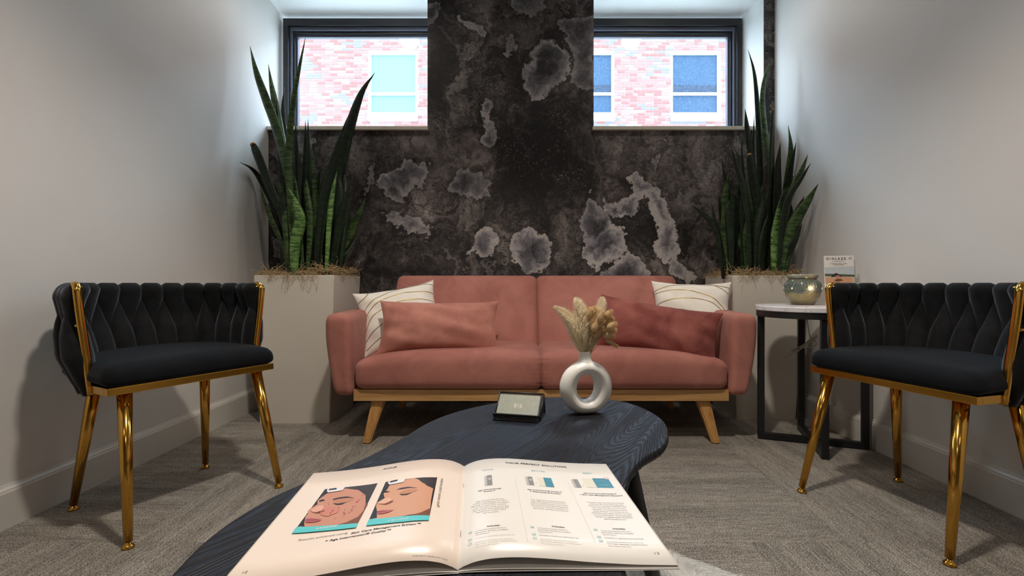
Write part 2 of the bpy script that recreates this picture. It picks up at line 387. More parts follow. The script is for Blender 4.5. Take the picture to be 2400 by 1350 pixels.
INK = dict(dark=ink('dark', (38, 34, 36)), skin=ink('skin', (196, 138, 116)), skin2=ink('skin_two', (206, 152, 122)), neck=ink('neck', (122, 76, 56)), hair=ink('hair', (58, 48, 50)),
 lid=ink('lid', (186, 128, 100)), lid2=ink('lid_two', (186, 130, 92)), blush=ink('blush', (200, 130, 114)), light=ink('nose_light', (218, 164, 144)), light2=ink('nose_light_two', (222, 172, 146)), shade=ink('shade', (140, 76, 62)),
 lip=ink('lip', (176, 92, 98)), cloth=ink('cloth', (206, 196, 190)), white=ink('white', (226, 224, 224)), band=ink('turquoise', (92, 196, 200)), spot=ink('spot', (176, 78, 88)),
 black=ink('black', (42, 40, 42)), grey=ink('grey', (120, 116, 114)), pale=ink('pale', (190, 186, 184)), teal=ink('teal', (78, 168, 168)), blue=ink('blue', (74, 140, 164)), cream=ink('cream', (222, 217, 202)), pink=ink('pink', (244, 150, 155)), silver=ink('silver', (140, 140, 142)), aqua=ink('aqua', (160, 200, 205)))
CERAMIC = plain('matte_white_ceramic', srgb(242, 241, 236), .36, noise_amt=.02, bump=.05, bscale=80)
POT = plain('cream_fibreglass', srgb(224, 218, 206), .42, noise_amt=.03, nscale=5)
BLKMET = plain('black_powder_coated_steel', srgb(24, 25, 28), .42)
def marble_mat():
    m = NT('white_marble_laminate'); v = m.coords()
    n = m.noise(m.vmath('ADD', v, m.noise(v, 4, 4, .6, 0, 'Color')), 5, 5, .6)
    m.set(Base_Color=m.ramp(n, [(.47, srgb(226, 226, 232)), (.5, srgb(188, 188, 196)), (.53, srgb(230, 230, 235))]), Roughness=.25); return m.m
MARBLE = marble_mat()
def leaf_mat(young, name):
    m = NT(name); u = m.coords('UV'); v = m.coords()
    sx = m.t.nodes.new('ShaderNodeSeparateXYZ'); m.L.new(u, sx.inputs[0])
    band = m.noise(m.mapping(m.vmath('ADD', v, (0, 0, 0)), (14, 14, 60)), 1, 4, .7, 1.0)
    dark = m.mix(m.maprange(band, .45, .6), srgb(11, 24, 14), srgb(24, 46, 24))
    lite = m.mix(m.maprange(band, .42, .56), srgb(42, 82, 34), srgb(116, 150, 84))
    c = m.mix(young, dark, lite)
    edge = m.maprange(m.math('ABSOLUTE', m.math('SUBTRACT', sx.outputs[0], .5)), .44, .5)
    c = m.mix(m.math('MULTIPLY', edge, .5), c, srgb(60, 84, 40))
    m.set(Base_Color=c, Roughness=.42, Specular_IOR_Level=.38, Subsurface_Weight=0.0); m.bump(m.noise(m.mapping(v, (160, 160, 6)), 1, 3), .25, .001); return m.m
LEAF = leaf_mat(0.0, 'snake_plant_leaf'); LEAFM = leaf_mat(.35, 'mid_green_leaf'); LEAFY = leaf_mat(1.0, 'young_banded_leaf')
ROOT = plain('dried_moss_root', srgb(196, 168, 126), .9, noise_amt=.25, nscale=60)
SOIL = plain('dark_potting_soil', srgb(46, 36, 28), 1, noise_amt=.2, bump=.8, bscale=60)
CUT = plain('dry_leaf_tip', srgb(176, 128, 86), .8)
PLUME = plain('cream_pampas', srgb(248, 238, 214), .9, noise_amt=.08, nscale=80, sheen=.3)
BUNNY = plain('tan_bunny_tail', srgb(232, 204, 158), .9, noise_amt=.14, nscale=120, sheen=.3)
add_translucency(PLUME, .55, srgb(255, 246, 224)); add_translucency(BUNNY, .4, srgb(244, 218, 172))
STEM = plain('dry_straw_stem', srgb(170, 140, 84), .7)
FUR = add_translucency(plain('white_faux_fur', srgb(246, 245, 242), .9, noise_amt=.01, nscale=40, sheen=.2), .35, srgb(250, 250, 248))
CORD = plain('clear_grey_cord', srgb(196, 190, 180), .35)
def warmer_mat():
    m = NT('reactive_glaze'); v = m.coords(); s = m.t.nodes.new('ShaderNodeSeparateXYZ'); m.L.new(v, s.inputs[0])
    z = m.math('ADD', s.outputs[2], m.math('MULTIPLY', m.math('SUBTRACT', m.noise(v, 30, 4), .5), .03))
    c = m.ramp(m.maprange(z, 0, .14), [(.0, srgb(82, 76, 52)), (.2, srgb(148, 136, 92)), (.36, srgb(158, 146, 100)), (.44, srgb(98, 110, 102)), (.7, srgb(104, 116, 110)), (.88, srgb(112, 112, 92)), (1.0, srgb(170, 172, 156))])
    c = m.mix(m.maprange(m.noise(v, 90, 5, .7), .62, .70), c, srgb(52, 46, 34))
    m.set(Base_Color=c, Roughness=.2, Specular_IOR_Level=.6, Coat_Weight=.4); m.bump(m.noise(v, 70, 3), .15, .001); return m.m
WARMER = warmer_mat()
def emis(name, col, st):
    m = NT(name); m.set(Base_Color=(0, 0, 0, 1), Emission_Color=col, Emission_Strength=st); return m.m
GLOW = emis('warm_bulb_glow', (1, .62, .32, 1), 45)
GLOW2 = emis('dim_bulb_glow', (1, .75, .45, 1), 1.6)
def brick_mat(name, c1, c2):
    m = NT(name); v = m.coords('Object'); m.set(Base_Color=m.mix(m.noise(v, 9, 3), srgb(*c1), srgb(*c2)), Roughness=.9, Specular_IOR_Level=.1); return m.m
BRK = [brick_mat('red_brick', (104, 70, 67), (112, 78, 74)), brick_mat('pink_brick', (112, 82, 78), (118, 88, 84)), brick_mat('rose_brick', (116, 90, 86), (120, 95, 91)), brick_mat('grey_violet_brick', (90, 86, 90), (98, 93, 97)), brick_mat('grey_green_brick', (108, 108, 108), (114, 114, 113))]
MORTAR = plain('pale_mortar', srgb(150, 140, 137), .95, noise_amt=.03)
WFRAME = plain('white_painted_sash', srgb(232, 232, 232), .5, noise_amt=.02)
STONE = plain('pale_limestone_sill', srgb(205, 205, 200), .9, noise_amt=.08)
BLIND = plain('aqua_roller_blind', srgb(76, 100, 97), .7, noise_amt=.01)
def screen_mat():
    m = NT('speckled_dark_glass'); v = m.coords()
    n = m.noise(m.mapping(v, (60, 60, 36)), 1, 3, .8); s = m.t.nodes.new('ShaderNodeSeparateXYZ'); m.L.new(v, s.inputs[0])
    lo = m.maprange(s.outputs[2], 6.37, 6.34)
    hi = m.maprange(s.outputs[2], 6.06, 6.04)
    band = m.math('SUBTRACT', lo, hi, clamp=True)
    c = m.mix(m.math('MULTIPLY', band, .65), srgb(28, 50, 72), srgb(18, 22, 34))
    c = m.mix(m.maprange(n, .52, .70), c, srgb(64, 84, 104))
    m.set(Base_Color=c, Roughness=.5, Specular_IOR_Level=.2); return m.m
DKGLASS = screen_mat()
def glass_mat():
    m = bpy.data.materials.new('clear_window_glass'); m.use_nodes = True; t = m.node_tree; t.nodes.clear()
    o = t.nodes.new('ShaderNodeOutputMaterial'); mx = t.nodes.new('ShaderNodeMixShader'); tr = t.nodes.new('ShaderNodeBsdfTransparent'); gl = t.nodes.new('ShaderNodeBsdfGlossy')
    gl.inputs['Roughness'].default_value = .02; tr.inputs[0].default_value = (.97, .99, 1, 1); mx.inputs[0].default_value = .05
    t.links.new(tr.outputs[0], mx.inputs[1]); t.links.new(gl.outputs[0], mx.inputs[2]); t.links.new(mx.outputs[0], o.inputs[0]); return m
GLASS = glass_mat()

# ------------------------------------------------------------------ room shell
XL, XR, YB, YF, ZC = -1.515, 1.5525, 2.93, -2.4, 2.75
YW = 3.075     # plane of the window frames
SILLZ = 1.667
def st(o): o['kind'] = 'structure'; return o
floor = empty('floor', (0, 0, 0)); st(floor)
boxo('subfloor', (XL-.1, XR+.1, YF-.1, YB+.1, -.12, -.009), SOIL, floor)
tm = {}
def plank_mesh(L, W):
    k = (round(L, 3), round(W, 3))
    if k not in tm:
        bm = bmesh.new(); box(bm, -L/2, L/2, -W/2, W/2, -.009, 0); me = bpy.data.meshes.new('carpet_tile'); bmesh.ops.recalc_face_normals(bm, faces=bm.faces[:]); bm.to_mesh(me); bm.free(); me.materials.append(CARPET); tm[k] = me
    return tm[k]
for i in range(-2, 3):
    for j in range(-4, 2):
        ox, oy = (-.08 if j >= 0 else -.354)+i*1.0, 1.344+j*1.0
        horiz = i in (0, -2) if j >= 0 else ((i+j) % 2 == 1)
        for k in range(4):
            if horiz: a = (ox, ox+1, oy+k*.25, oy+(k+1)*.25)
            else: a = (ox+k*.25, ox+(k+1)*.25, oy, oy+1)
            x0, x1, y0, y1 = max(a[0], XL), min(a[1], XR), max(a[2], YF), min(a[3], YB)
            if x1-x0 < .02 or y1-y0 < .02: continue
            g = .0005
            L, W = (x1-x0-2*g, y1-y0-2*g) if horiz else (y1-y0-2*g, x1-x0-2*g)
            o = bpy.data.objects.new('carpet_tile', plank_mesh(L, W)); COL.objects.link(o); o.parent = floor
            o.location = ((x0+x1)/2, (y0+y1)/2, 0); o.rotation_euler = (0, 0, 0 if horiz else PI/2)
st(boxo('ceiling', (XL-.1, XR+.1, YF-.1, YB, ZC, ZC+.1), CEIL))
# left wall runs on into the window recess
st(boxo('wall_left', (XL-.1, XL, YF-.1, YW+.10, -.1, ZC+.1), WALL))
st(boxo('wall_right', (XR, XR+.1, YF-.1, YW+.10, -.1, ZC+.1), WALL))
st(boxo('wall_front', (XL-.1, XR+.1, YF-.1, YF, -.1, ZC+.1), plain('taupe_wall_paint', srgb(150, 145, 140), .7)))
# back wall: lower part, central pier, narrow strip on the right, header
CXL, CXR, SXR = -.551, .456, 1.487
wb = empty('wall_back'); st(wb)
mobj('wallpaper_panel', wallpaper_mesh('wallpaper_panel', XL, XR, 0, SILLZ-.001), WPAPER, wb)
mobj('wallpaper_panel', wallpaper_mesh('wallpaper_panel', CXL, CXR, SILLZ-.001, ZC), WPAPER, wb)
mobj('wallpaper_panel', wallpaper_mesh('wallpaper_panel', SXR, XR, SILLZ-.001, ZC), WPAPER, wb)
boxo('wall_core', (XL-.1, XR+.1, YB+.003, YB+.30, -.1, SILLZ-.02), WALL, wb)
boxo('pier_core', (CXL+.001, CXR-.001, YB+.003, YW+.03, SILLZ-.02, ZC), REVEAL, wb)
mk('jamb', [(SXR, YB+.002, SILLZ-.02), (XR+.05, YB+.002, SILLZ-.02), (XR+.05, YW+.1, SILLZ-.02), (1.423, YW+.1, SILLZ-.02), (1.423, YW, SILLZ-.02),
            (SXR, YB+.002, ZC), (XR+.05, YB+.002, ZC), (XR+.05, YW+.1, ZC), (1.423, YW+.1, ZC), (1.423, YW, ZC)],
   [(0, 1, 2, 3, 4), (9, 8, 7, 6, 5), (0, 5, 6, 1), (1, 6, 7, 2), (2, 7, 8, 3), (3, 8, 9, 4), (4, 9, 5, 0)], REVEAL, wb)
def soffit(x0, x1, zb0, zf0):   # sloping head of the window recess
    V = [(x0, YB, zf0), (x1, YB, zf0), (x1, YW+.1, zb0), (x0, YW+.1, zb0), (x0, YB, ZC+.1), (x1, YB, ZC+.1), (x1, YW+.1, ZC+.1), (x0, YW+.1, ZC+.1)]
    mk('recess_soffit', V, [(3, 2, 1, 0), (4, 5, 6, 7), (0, 1, 5, 4), (1, 2, 6, 5), (2, 3, 7, 6), (3, 0, 4, 7)], REVEAL, wb)
FT = 2.400     # frame top
soffit(XL, CXL, FT+.02, 2.450); soffit(CXR, SXR, FT+.01, 2.466)
st(boxo('wall_above_window', (XL-.2, XR+.2, YW+.101, YW+.2, FT+.03, ZC+.4), WALL))
def window(n, x0, x1, right):
    r = empty('window_%d' % n, (0, 0, 0)); st(r)
    zb = SILLZ-.02
    def ring(name, a0, a1, top, wd, y0, y1, mat, bv=.002):
        # head and two stiles as one frame profile
        bm = bmesh.new()
        box(bm, a0, a1, y0, y1, top-wd, top, bevel=bv)
        box(bm, a0, a0+wd*.72, y0, y1, zb, top-wd+.001, bevel=bv); box(bm, a1-wd*.72, a1, y0, y1, zb, top-wd+.001, bevel=bv)
        bmo(name, bm, mat, r)
    ring('outer_frame', x0, x1, FT, .046, YW-.012, YW+.06, BLACK_ALU)
    ring('inner_frame', x0+.033, x1-.033, FT-.046, .022, YW+.004, YW+.06, GREY_ALU)
    ring('glazing_bead', x0+.049, x1-.049, FT-.064, .020, YW+.018, YW+.06, BLACK_ALU)
    ring('glazing_trim', x0+.062, x1-.062, FT-.082, .017, YW+.032, YW+.06, GREY_ALU)
    boxo('bottom_rail', (x0, x1, YW+.02, YW+.06, zb, SILLZ-.004), BLACK_ALU, r)
    boxo('glass_pane', (x0+.07, x1-.07, YW+.042, YW+.046, SILLZ-.004, FT-.09), GLASS, r)
    boxo('window_sill', (x0-.04 if not right else CXR-.008, CXL+.004 if not right else x1+.075, YB-.022, YW+.02, SILLZ-.022, SILLZ), SILL, r, bevel=.003)
window(1, -1.492, CXL+.12, False)
window(2, CXR-.12, 1.418, True)
def baseboard(nm, x, sgn, y0, y1):
    prof = [(0, 0), (.016, 0), (.016, .104), (.013, .109), (.013, .112), (.006, .118), (.003, .125), (0, .125)]
    V = []; F = []
    for y in (y0, y1):
        for d, z in prof: V.append((x+sgn*d, y, z))
    n = len(prof)
    for k in range(n): F.append((k, (k+1) % n, n+(k+1) % n, n+k))
    F += [tuple(range(n)), tuple(range(2*n-1, n-1, -1))]
    return st(mk(nm, V, F, TRIM))
baseboard('baseboard_left', XL, 1, YF, YB); baseboard('baseboard_right', XR, -1, YF, YB)
# ------------------------------------------------------------------ building across the street
def facade():
    YFc = 13.6
    s = YFc/FX
    wx = lambda x: (x-1215)*s
    wz = lambda y: CH+(664-y)*s
    f = empty('brick_building', (0, YFc, 0), label='pale red brick building with white sash windows seen across the street through both windows', cat='building')
    Z0, Z1, X0, X1 = -.2, 8.5, -15.0, 15.0
    f_loc = Vector((0, YFc, 0))
    def B(name, b, mat, parent=f, **kw):
        return boxo(name, (b[0], b[1], b[2]-(YFc if parent == f else YFc), b[3]-YFc, b[4], b[5]), mat, parent, **kw)
    wins = []
    base = [(wx(862), wx(978), wz(270), wz(119), 0), (wx(1322), wx(1440), wz(270), wz(119), 1), (wx(1573), wx(1690), wz(270), wz(119), 1)]
    for x0, x1, z0, z1, k in base: wins.append((x0, x1, z0, z1, k))
    for xa, k in ((wx(402), 0), (wx(640)-1.6, 1), (wx(2030), 1), (wx(1115)-.7, 0)):
        if all(abs(xa-w[0]) > 1.7 for w in wins): wins.append((xa, xa+1.39, wins[0][2], wins[0][3], k))
    wins += [(a, b, c-3.6, d-3.6, k) for a, b, c, d, k in wins]
    # backing wall with openings left by strips
    zl = sorted({Z0, Z1} | {w[2] for w in wins} | {w[3] for w in wins})
    parts = []
    for za, zb in zip(zl[:-1], zl[1:]):
        cut = sorted((w[0], w[1]) for w in wins if w[2] <= za+1e-6 and w[3] >= zb-1e-6); x = X0
        for a, b in cut+[(X1, X1)]:
            if a > x: parts.append((x, a, za, zb))
            x = b
    bm = bmesh.new()
    for a, b, za, zb in parts: box(bm, a, b, .012, .35, za, zb)
    bmo('mortar_wall', bm, MORTAR, f)
    # bricks
    bl, bh = .215, .0665; pl, ph = .228, .0795
    rnd = random.Random(3); cand = []
    row = 0; z = Z0
    while z < Z1-ph:
        x = X0+(row % 2)*pl/2
        while x < X1-pl:
            a, b = x, x+bl
            if rnd.random() < .06: b = x+bl/2-.006
            bad = any(a < w[1]+.0 and b > w[0]-.0 and z < w[3] and z+bh > w[2]-.16 for w in wins)
            if not bad: cand.append((a, b, z))
            else:
                for w in wins:
                    if z < w[3] and z+bh > w[2]-.16:
                        if a < w[0]-.03 < b: cand.append((a, w[0]-.004, z))
                        if a < w[1]+.03 < b and b > w[1]+.04: cand.append((w[1]+.004, b, z))
            x += (b-x)+.013
        z += ph; row += 1
    def vis(c):
        px = 1215+(c[0]+c[1])/2/s; py = 664-(c[2]-CH)/s
        return (690 < px < 1000 or 1393 < px < 1714) and 86 < py < 292
    viz = [c for c in cand if vis(c)]; rest = [c for c in cand if not vis(c)]
    rnd.shuffle(viz); viz.sort(key=lambda c: -round((c[1]-c[0]), 2))
    single, more = viz[:300], viz[300:]
    def pick(c):
        q = mnoise.noise(Vector((c[0]*.9, c[2]*2.6, 3)))+rnd.uniform(-.45, .45)
        if q > .56: return 3
        if q > .42: return 4
        return rnd.choice((0, 0, 1, 1, 1, 2, 2))
    cache = {}
    for a, b, z in single:
        k = pick((a, b, z)); key = (round(b-a, 3), k)
        if key not in cache:
            b2 = bmesh.new(); box(b2, -(b-a)/2, (b-a)/2, 0, .06, -bh/2, bh/2); me = bpy.data.meshes.new('brick'); bmesh.ops.recalc_face_normals(b2, faces=b2.faces[:]); b2.to_mesh(me); b2.free(); me.materials.append(BRK[k]); cache[key] = me
        o = bpy.data.objects.new('brick', cache[key]); COL.objects.link(o); o.parent = f; o.location = ((a+b)/2, rnd.uniform(-.001, .002), z+bh/2)
    for lst in (more+rest,):
        V = []; F = []; MI = []
        for a, b, z in lst:
            o = len(V); V += [(a, 0, z), (b, 0, z), (b, 0, z+bh), (a, 0, z+bh), (a, .05, z), (b, .05, z), (b, .05, z+bh), (a, .05, z+bh)]
            q = [(0, 1, 2, 3), (0, 4, 5, 1), (1, 5, 6, 2), (2, 6, 7, 3), (3, 7, 4, 0)]; F += [tuple(i+o for i in t) for t in q]; MI += [pick((a, b, z))]*5
        me = bpy.data.meshes.new('brick_field'); me.from_pydata(V, [], F); 
        for mm in BRK: me.materials.append(mm)
        me.polygons.foreach_set('material_index', MI); me.update()
        setprops(mobj('brick_field', me, None, f), kind='stuff')
    for a, b, c, d, k in wins:
        r_ = boxo('window_frame', (a, b, .06, .14, d-.06, d), WFRAME, f)
        bm = bmesh.new(); bw = .065
        for q in ((a, a+bw, c, d), (b-bw, b, c, d), (a+bw, b-bw, c, c+.10), (a+bw, b-bw, d-bw, d), (a+bw, b-bw, c+.60, c+.66)): box(bm, q[0], q[1], .06, .14, q[2], q[3])
        me = r_.data; bm.to_mesh(me); bm.free()
        mid = c+.63
        boxo('pane', (a+bw, b-bw, .125, .13, c+.10, mid), BLIND if k == 0 else DKGLASS, r_)
        boxo('pane', (a+bw, b-bw, .125, .13, mid, d-bw), BLIND if k == 0 else DKGLASS, r_)
        boxo('stone_sill', (a-.02, b+.02, -.05, .14, c-.15, c), STONE, f)
    return f
facade()
st(boxo('street_ground', (-30, 30, 3.4, 13.6, -.3, -.2), plain('pale_concrete', srgb(196, 194, 188), .9)))
# ------------------------------------------------------------------ sofa
SX = .1025    # sofa centre
def sofa():
    r = empty('sofa', (SX, 2.17, 0), label='dusty rose velvet two-seat futon sofa on a light wooden base against the dark wall', cat='sofa')
    hw = .843
    boxo('wood_base', (-hw, hw, 0, .030, .191, .243), OAK, r, bevel=.002)
    bm = bmesh.new()
    box(bm, -hw, -hw+.03, .031, .60, .195, .243); box(bm, hw-.03, hw, .031, .60, .195, .243); box(bm, -hw, hw, .57, .60, .195, .243)
    bmo('under_frame', bm, OAK, r)
    for sx in (-1, 1):
        for fr in (1, 0):
            if fr: top = Vector((sx*.738, .045, .192)); bot = Vector((sx*.785, .005, 0))
            else: top = Vector((sx*.725, .53, .195)); bot = Vector((sx*.77, .60, 0))
            V = []; F = []
            for p, h in ((top, .030), (bot, .017)):
                for a, b in ((-1, -1), (1, -1), (1, 1), (-1, 1)): V.append(p+Vector((a*h, b*h*.8, 0)))
            F = [(0, 3, 2, 1), (4, 5, 6, 7)]+[(i, (i+1) % 4, 4+(i+1) % 4, 4+i) for i in range(4)]
            bm = bmesh.new(); vs = [bm.verts.new(v) for v in V]
            for q in F: bm.faces.new([vs[i] for i in q])
            bmesh.ops.bevel(bm, geom=bm.edges[:], offset=.006, segments=2, affect='EDGES')
            bmo('leg', bm, OAKV, r, smooth=False)
    # seat halves
    for k, (x0, x1) in enumerate(((-.838, .007), (-.007, .838))):
        hx = (x1-x0)/2; cx = (x0+x1)/2; hy = .30; hz = .075
        def f(p, hx=hx, cx=cx, k=k):
            u = p.x/hx; v = p.y/hy
            q = p.copy()
            ou = max(0, -u if k == 0 else u); iu = max(0, u if k == 0 else -u)
            if p.z > 0: q.z += (.026-.050*ou**2.6-.010*iu**4)*max(0, p.z/hz)
            if p.z > 0: q.z += .006*(1-abs(v))
            # front bulge
            if v < -.5: q.y -= .012*(1-u*u)*max(0, 1-(p.z/hz)**2)
            inner = u if k == 0 else -u      # towards the middle seam
            if inner > .8 and v < -.3:
                q.z -= .004*(inner-.8)/.2
                q.y += .004*sin(p.z*420)*(inner-.8)/.2
            return q+Vector((cx, .275, .243+hz))
        V, F = rbox_data(hx, hy, hz, .042, (44, 30, 18), f)
        o = mk('seat_cushion', V, F, ROSE, r, True)
    # backrest halves, leaning back
    tilt = radians(-31)
    for k, (x0, x1) in enumerate(((-.790, .003), (-.003, .790))):
        hx = (x1-x0)/2; cx = (x0+x1)/2; hy = .055; hz = .235
        M = Matrix.Translation((cx, .395, .375)) @ Matrix.Rotation(tilt, 4, 'X')
        def f(p, hx=hx, k=k):
            u = p.x/hx; t = p.z/hz; q = p.copy()
            if p.y < 0: q.y -= .022*max(0, 1-u**4)*max(0, 1-t**4)
            return M @ (q+Vector((0, 0, hz-.035)))
        V, F = rbox_data(hx, hy, hz, .036, (36, 10, 26), f)
        mk('backrest_panel', V, F, ROSE, r, True)
    # arms: curved slab, flared outwards at the top
    for sx in (-1, 1):
        hx, hy, hz = .060, .33, .185
        def f(p, sx=sx):
            t = (p.z+hz)/(2*hz); q = p.copy()
            q.x = q.x*(.74+.26*min(1, t*1.4))
            q.x += sx*(.030*t - .012 + .010*sin(t*PI))
            q.z += .012*(p.y+hy)/(2*hy)
            return q+Vector((sx*(.838+.058), .318, .213+hz))
        V, F = rbox_data(hx, hy, hz, .036, (12, 36, 22), f)
        a = mk('armrest', V, F, ROSE, r, True)
        # seam cord round the front face
        pts = []
        for i in range(33):
            an = -PI/2+ (2*PI*i/32)
            px = hx*.93*(abs(cos(an))**.55)*(1 if cos(an) > 0 else -1); pz = hz*.985*(abs(sin(an))**.45)*(1 if sin(an) > 0 else -1)
            pts.append(f(Vector((px, -hy+.040, pz)))+Vector((0, 0, 0)))
        tube('seam_cord', pts, .0016, PIPE, a, 6)
    return r
sofa()
def pillow(name, w, h, t, M, mat, label, group, seed=0, pinch=.05, n=44, stripes=None, drape=0):
    rs = random.Random(seed); ph = [rs.uniform(0, 6) for _ in range(8)]
    def surf(u, v, side):
        eu, ev = abs(u), abs(v)
        x = u*w/2*(1-pinch*(1-v*v)*1.0*eu**3*1.0 if True else 1); z = v*h/2*(1-pinch*(w/h)**.5*(1-u*u)*ev**3)
        f = max(0, (1-eu**2.6))**.62*max(0, (1-ev**2.6))**.62
        wr = .0045*sin(u*9+ph[0]+v*4)*sin(v*7+ph[1])*f + .004*sin((u*3+v*8)+ph[2])*f
        cr = .005*f**.5*sin(math.atan2(v, u)*11+ph[3])*(eu*eu+ev*ev)**1.2*.7
        y = side*(t/2*f) + (wr+cr)*(1 if side < 0 else .3)
        return Vector((x, -y if False else y, z))
    V = []; F = []; idx = {}
    for s in (-1, 1):
        for i in range(n+1):
            for j in range(n+1):
                b = i in (0, n) or j in (0, n)
                if b and (i, j) in idx: idx[(s, i, j)] = idx[(i, j)]; continue
                u = sin((i/n*2-1)*PI/2*.999); v = sin((j/n*2-1)*PI/2*.999)
                V.append(M @ surf(u, v, s)); idx[(s, i, j)] = len(V)-1
                if b: idx[(i, j)] = len(V)-1
        for i in range(n):
            for j in range(n):
                q = (idx[(s, i, j)], idx[(s, i+1, j)], idx[(s, i+1, j+1)], idx[(s, i, j+1)]); F.append(q if s < 0 else q[::-1])
    if stripes is None:
        return mk(name, V, F, mat, None, True, label=label, cat='pillow', group=group)
    r = mk(name, V, F, mat, None, True, label=label, cat='pillow', group=group)
    for pts in stripes:
        P = spline([(a, b, 0) for a, b in pts], 40); SV = []; SF = []
        for i, p in enumerate(P):
            d = (P[min(i+1, 39)]-P[max(i-1, 0)]).normalized(); nn = Vector((-d.y, d.x, 0))*.009
            for k, q in enumerate((p+nn, p-nn)):
                u = max(-.995, min(.995, q.x)); v = max(-.995, min(.995, q.y))
                SV.append(M @ (surf(u, v, -1)+Vector((0, -.0012, 0))))
        for i in range(39): SF.append((2*i, 2*i+1, 2*i+3, 2*i+2))
        mk('gold_stripe', SV, SF, GOLDF, r, True)
    return r
GOLDF = NT('gold_foil_print'); GOLDF.set(Base_Color=srgb(176, 140, 50), Metallic=.8, Roughness=.35); GOLDF = GOLDF.m
def PM(c, yaw, lean, roll):   # pillow frame: x right, y away, z up; yaw about z, lean back about x, roll in its plane
    return Matrix.Translation(c) @ Matrix.Rotation(yaw, 4, 'Z') @ Matrix.Rotation(lean, 4, 'X') @ Matrix.Rotation(roll, 4, 'Y')
PSETS = {}
SL = [[(-.98, .10), (-.7, .45), (-.1, .80), (.5, .93), (.98, .80)], [(-.98, -.05), (-.5, .42), (.2, .62), (.98, .50)], [(-.98, .62), (-.75, .72), (-.62, .98)], [(-.97, -.35), (-.6, .1), (.1, .33), (.98, .22)],
      [(-.97, -.6), (-.6, -.32), (0, -.1), (.97, -.2)], [(-.95, -.85), (-.5, -.6), (.2, -.5), (.97, -.55)], [(-.2, .98), (.3, .86), (.97, .97)]]
SR = [[(-.98, .62), (-.4, .80), (.2, .86), (.98, .78)], [(-.98, .52), (-.3, .60), (.4, .40), (.85, .02)], [(-.98, .15), (-.2, .30), (.4, .22), (.9, -.15)], [(-.98, -.02), (-.2, -.08), (.5, -.4), (.8, -.7)],
      [(.3, .98), (.6, .8), (.98, .55)], [(-.98, -.5), (0, -.55), (.9, -.9)], [(-.97, -.3), (.0, -.33), (.5, -.6)]]
pillow('throw_pillow', .42, .345, .15, PM((-.605, 2.48, .548), radians(14), radians(-24), radians(-11)), IVORY, 'ivory square throw pillow with gold lines in the left corner of the sofa', 'ivory gold-lined pillows', 3, .12, stripes=SL)
pillow('throw_pillow', .40, .355, .15, PM((.889, 2.485, .568), radians(-14), radians(-24), radians(1)), IVORY, 'ivory square throw pillow with gold lines in the right corner of the sofa', 'ivory gold-lined pillows', 5, .12, stripes=SR)
pillow('lumbar_pillow', .575, .265, .17, PM((-.375, 2.305, .512), radians(7), radians(-22), radians(0.5)), ROSE2, 'light rose oblong lumbar pillow lying against the ivory pillow, left half of the sofa', 'rose lumbar pillows', 11, .085)
pillow('lumbar_pillow', .575, .265, .17, PM((.655, 2.30, .500), radians(-14), radians(-20), radians(9)), ROSE3, 'deeper rose oblong lumbar pillow on the right half of the sofa, behind the dried grasses', 'rose lumbar pillows', 17, .085)

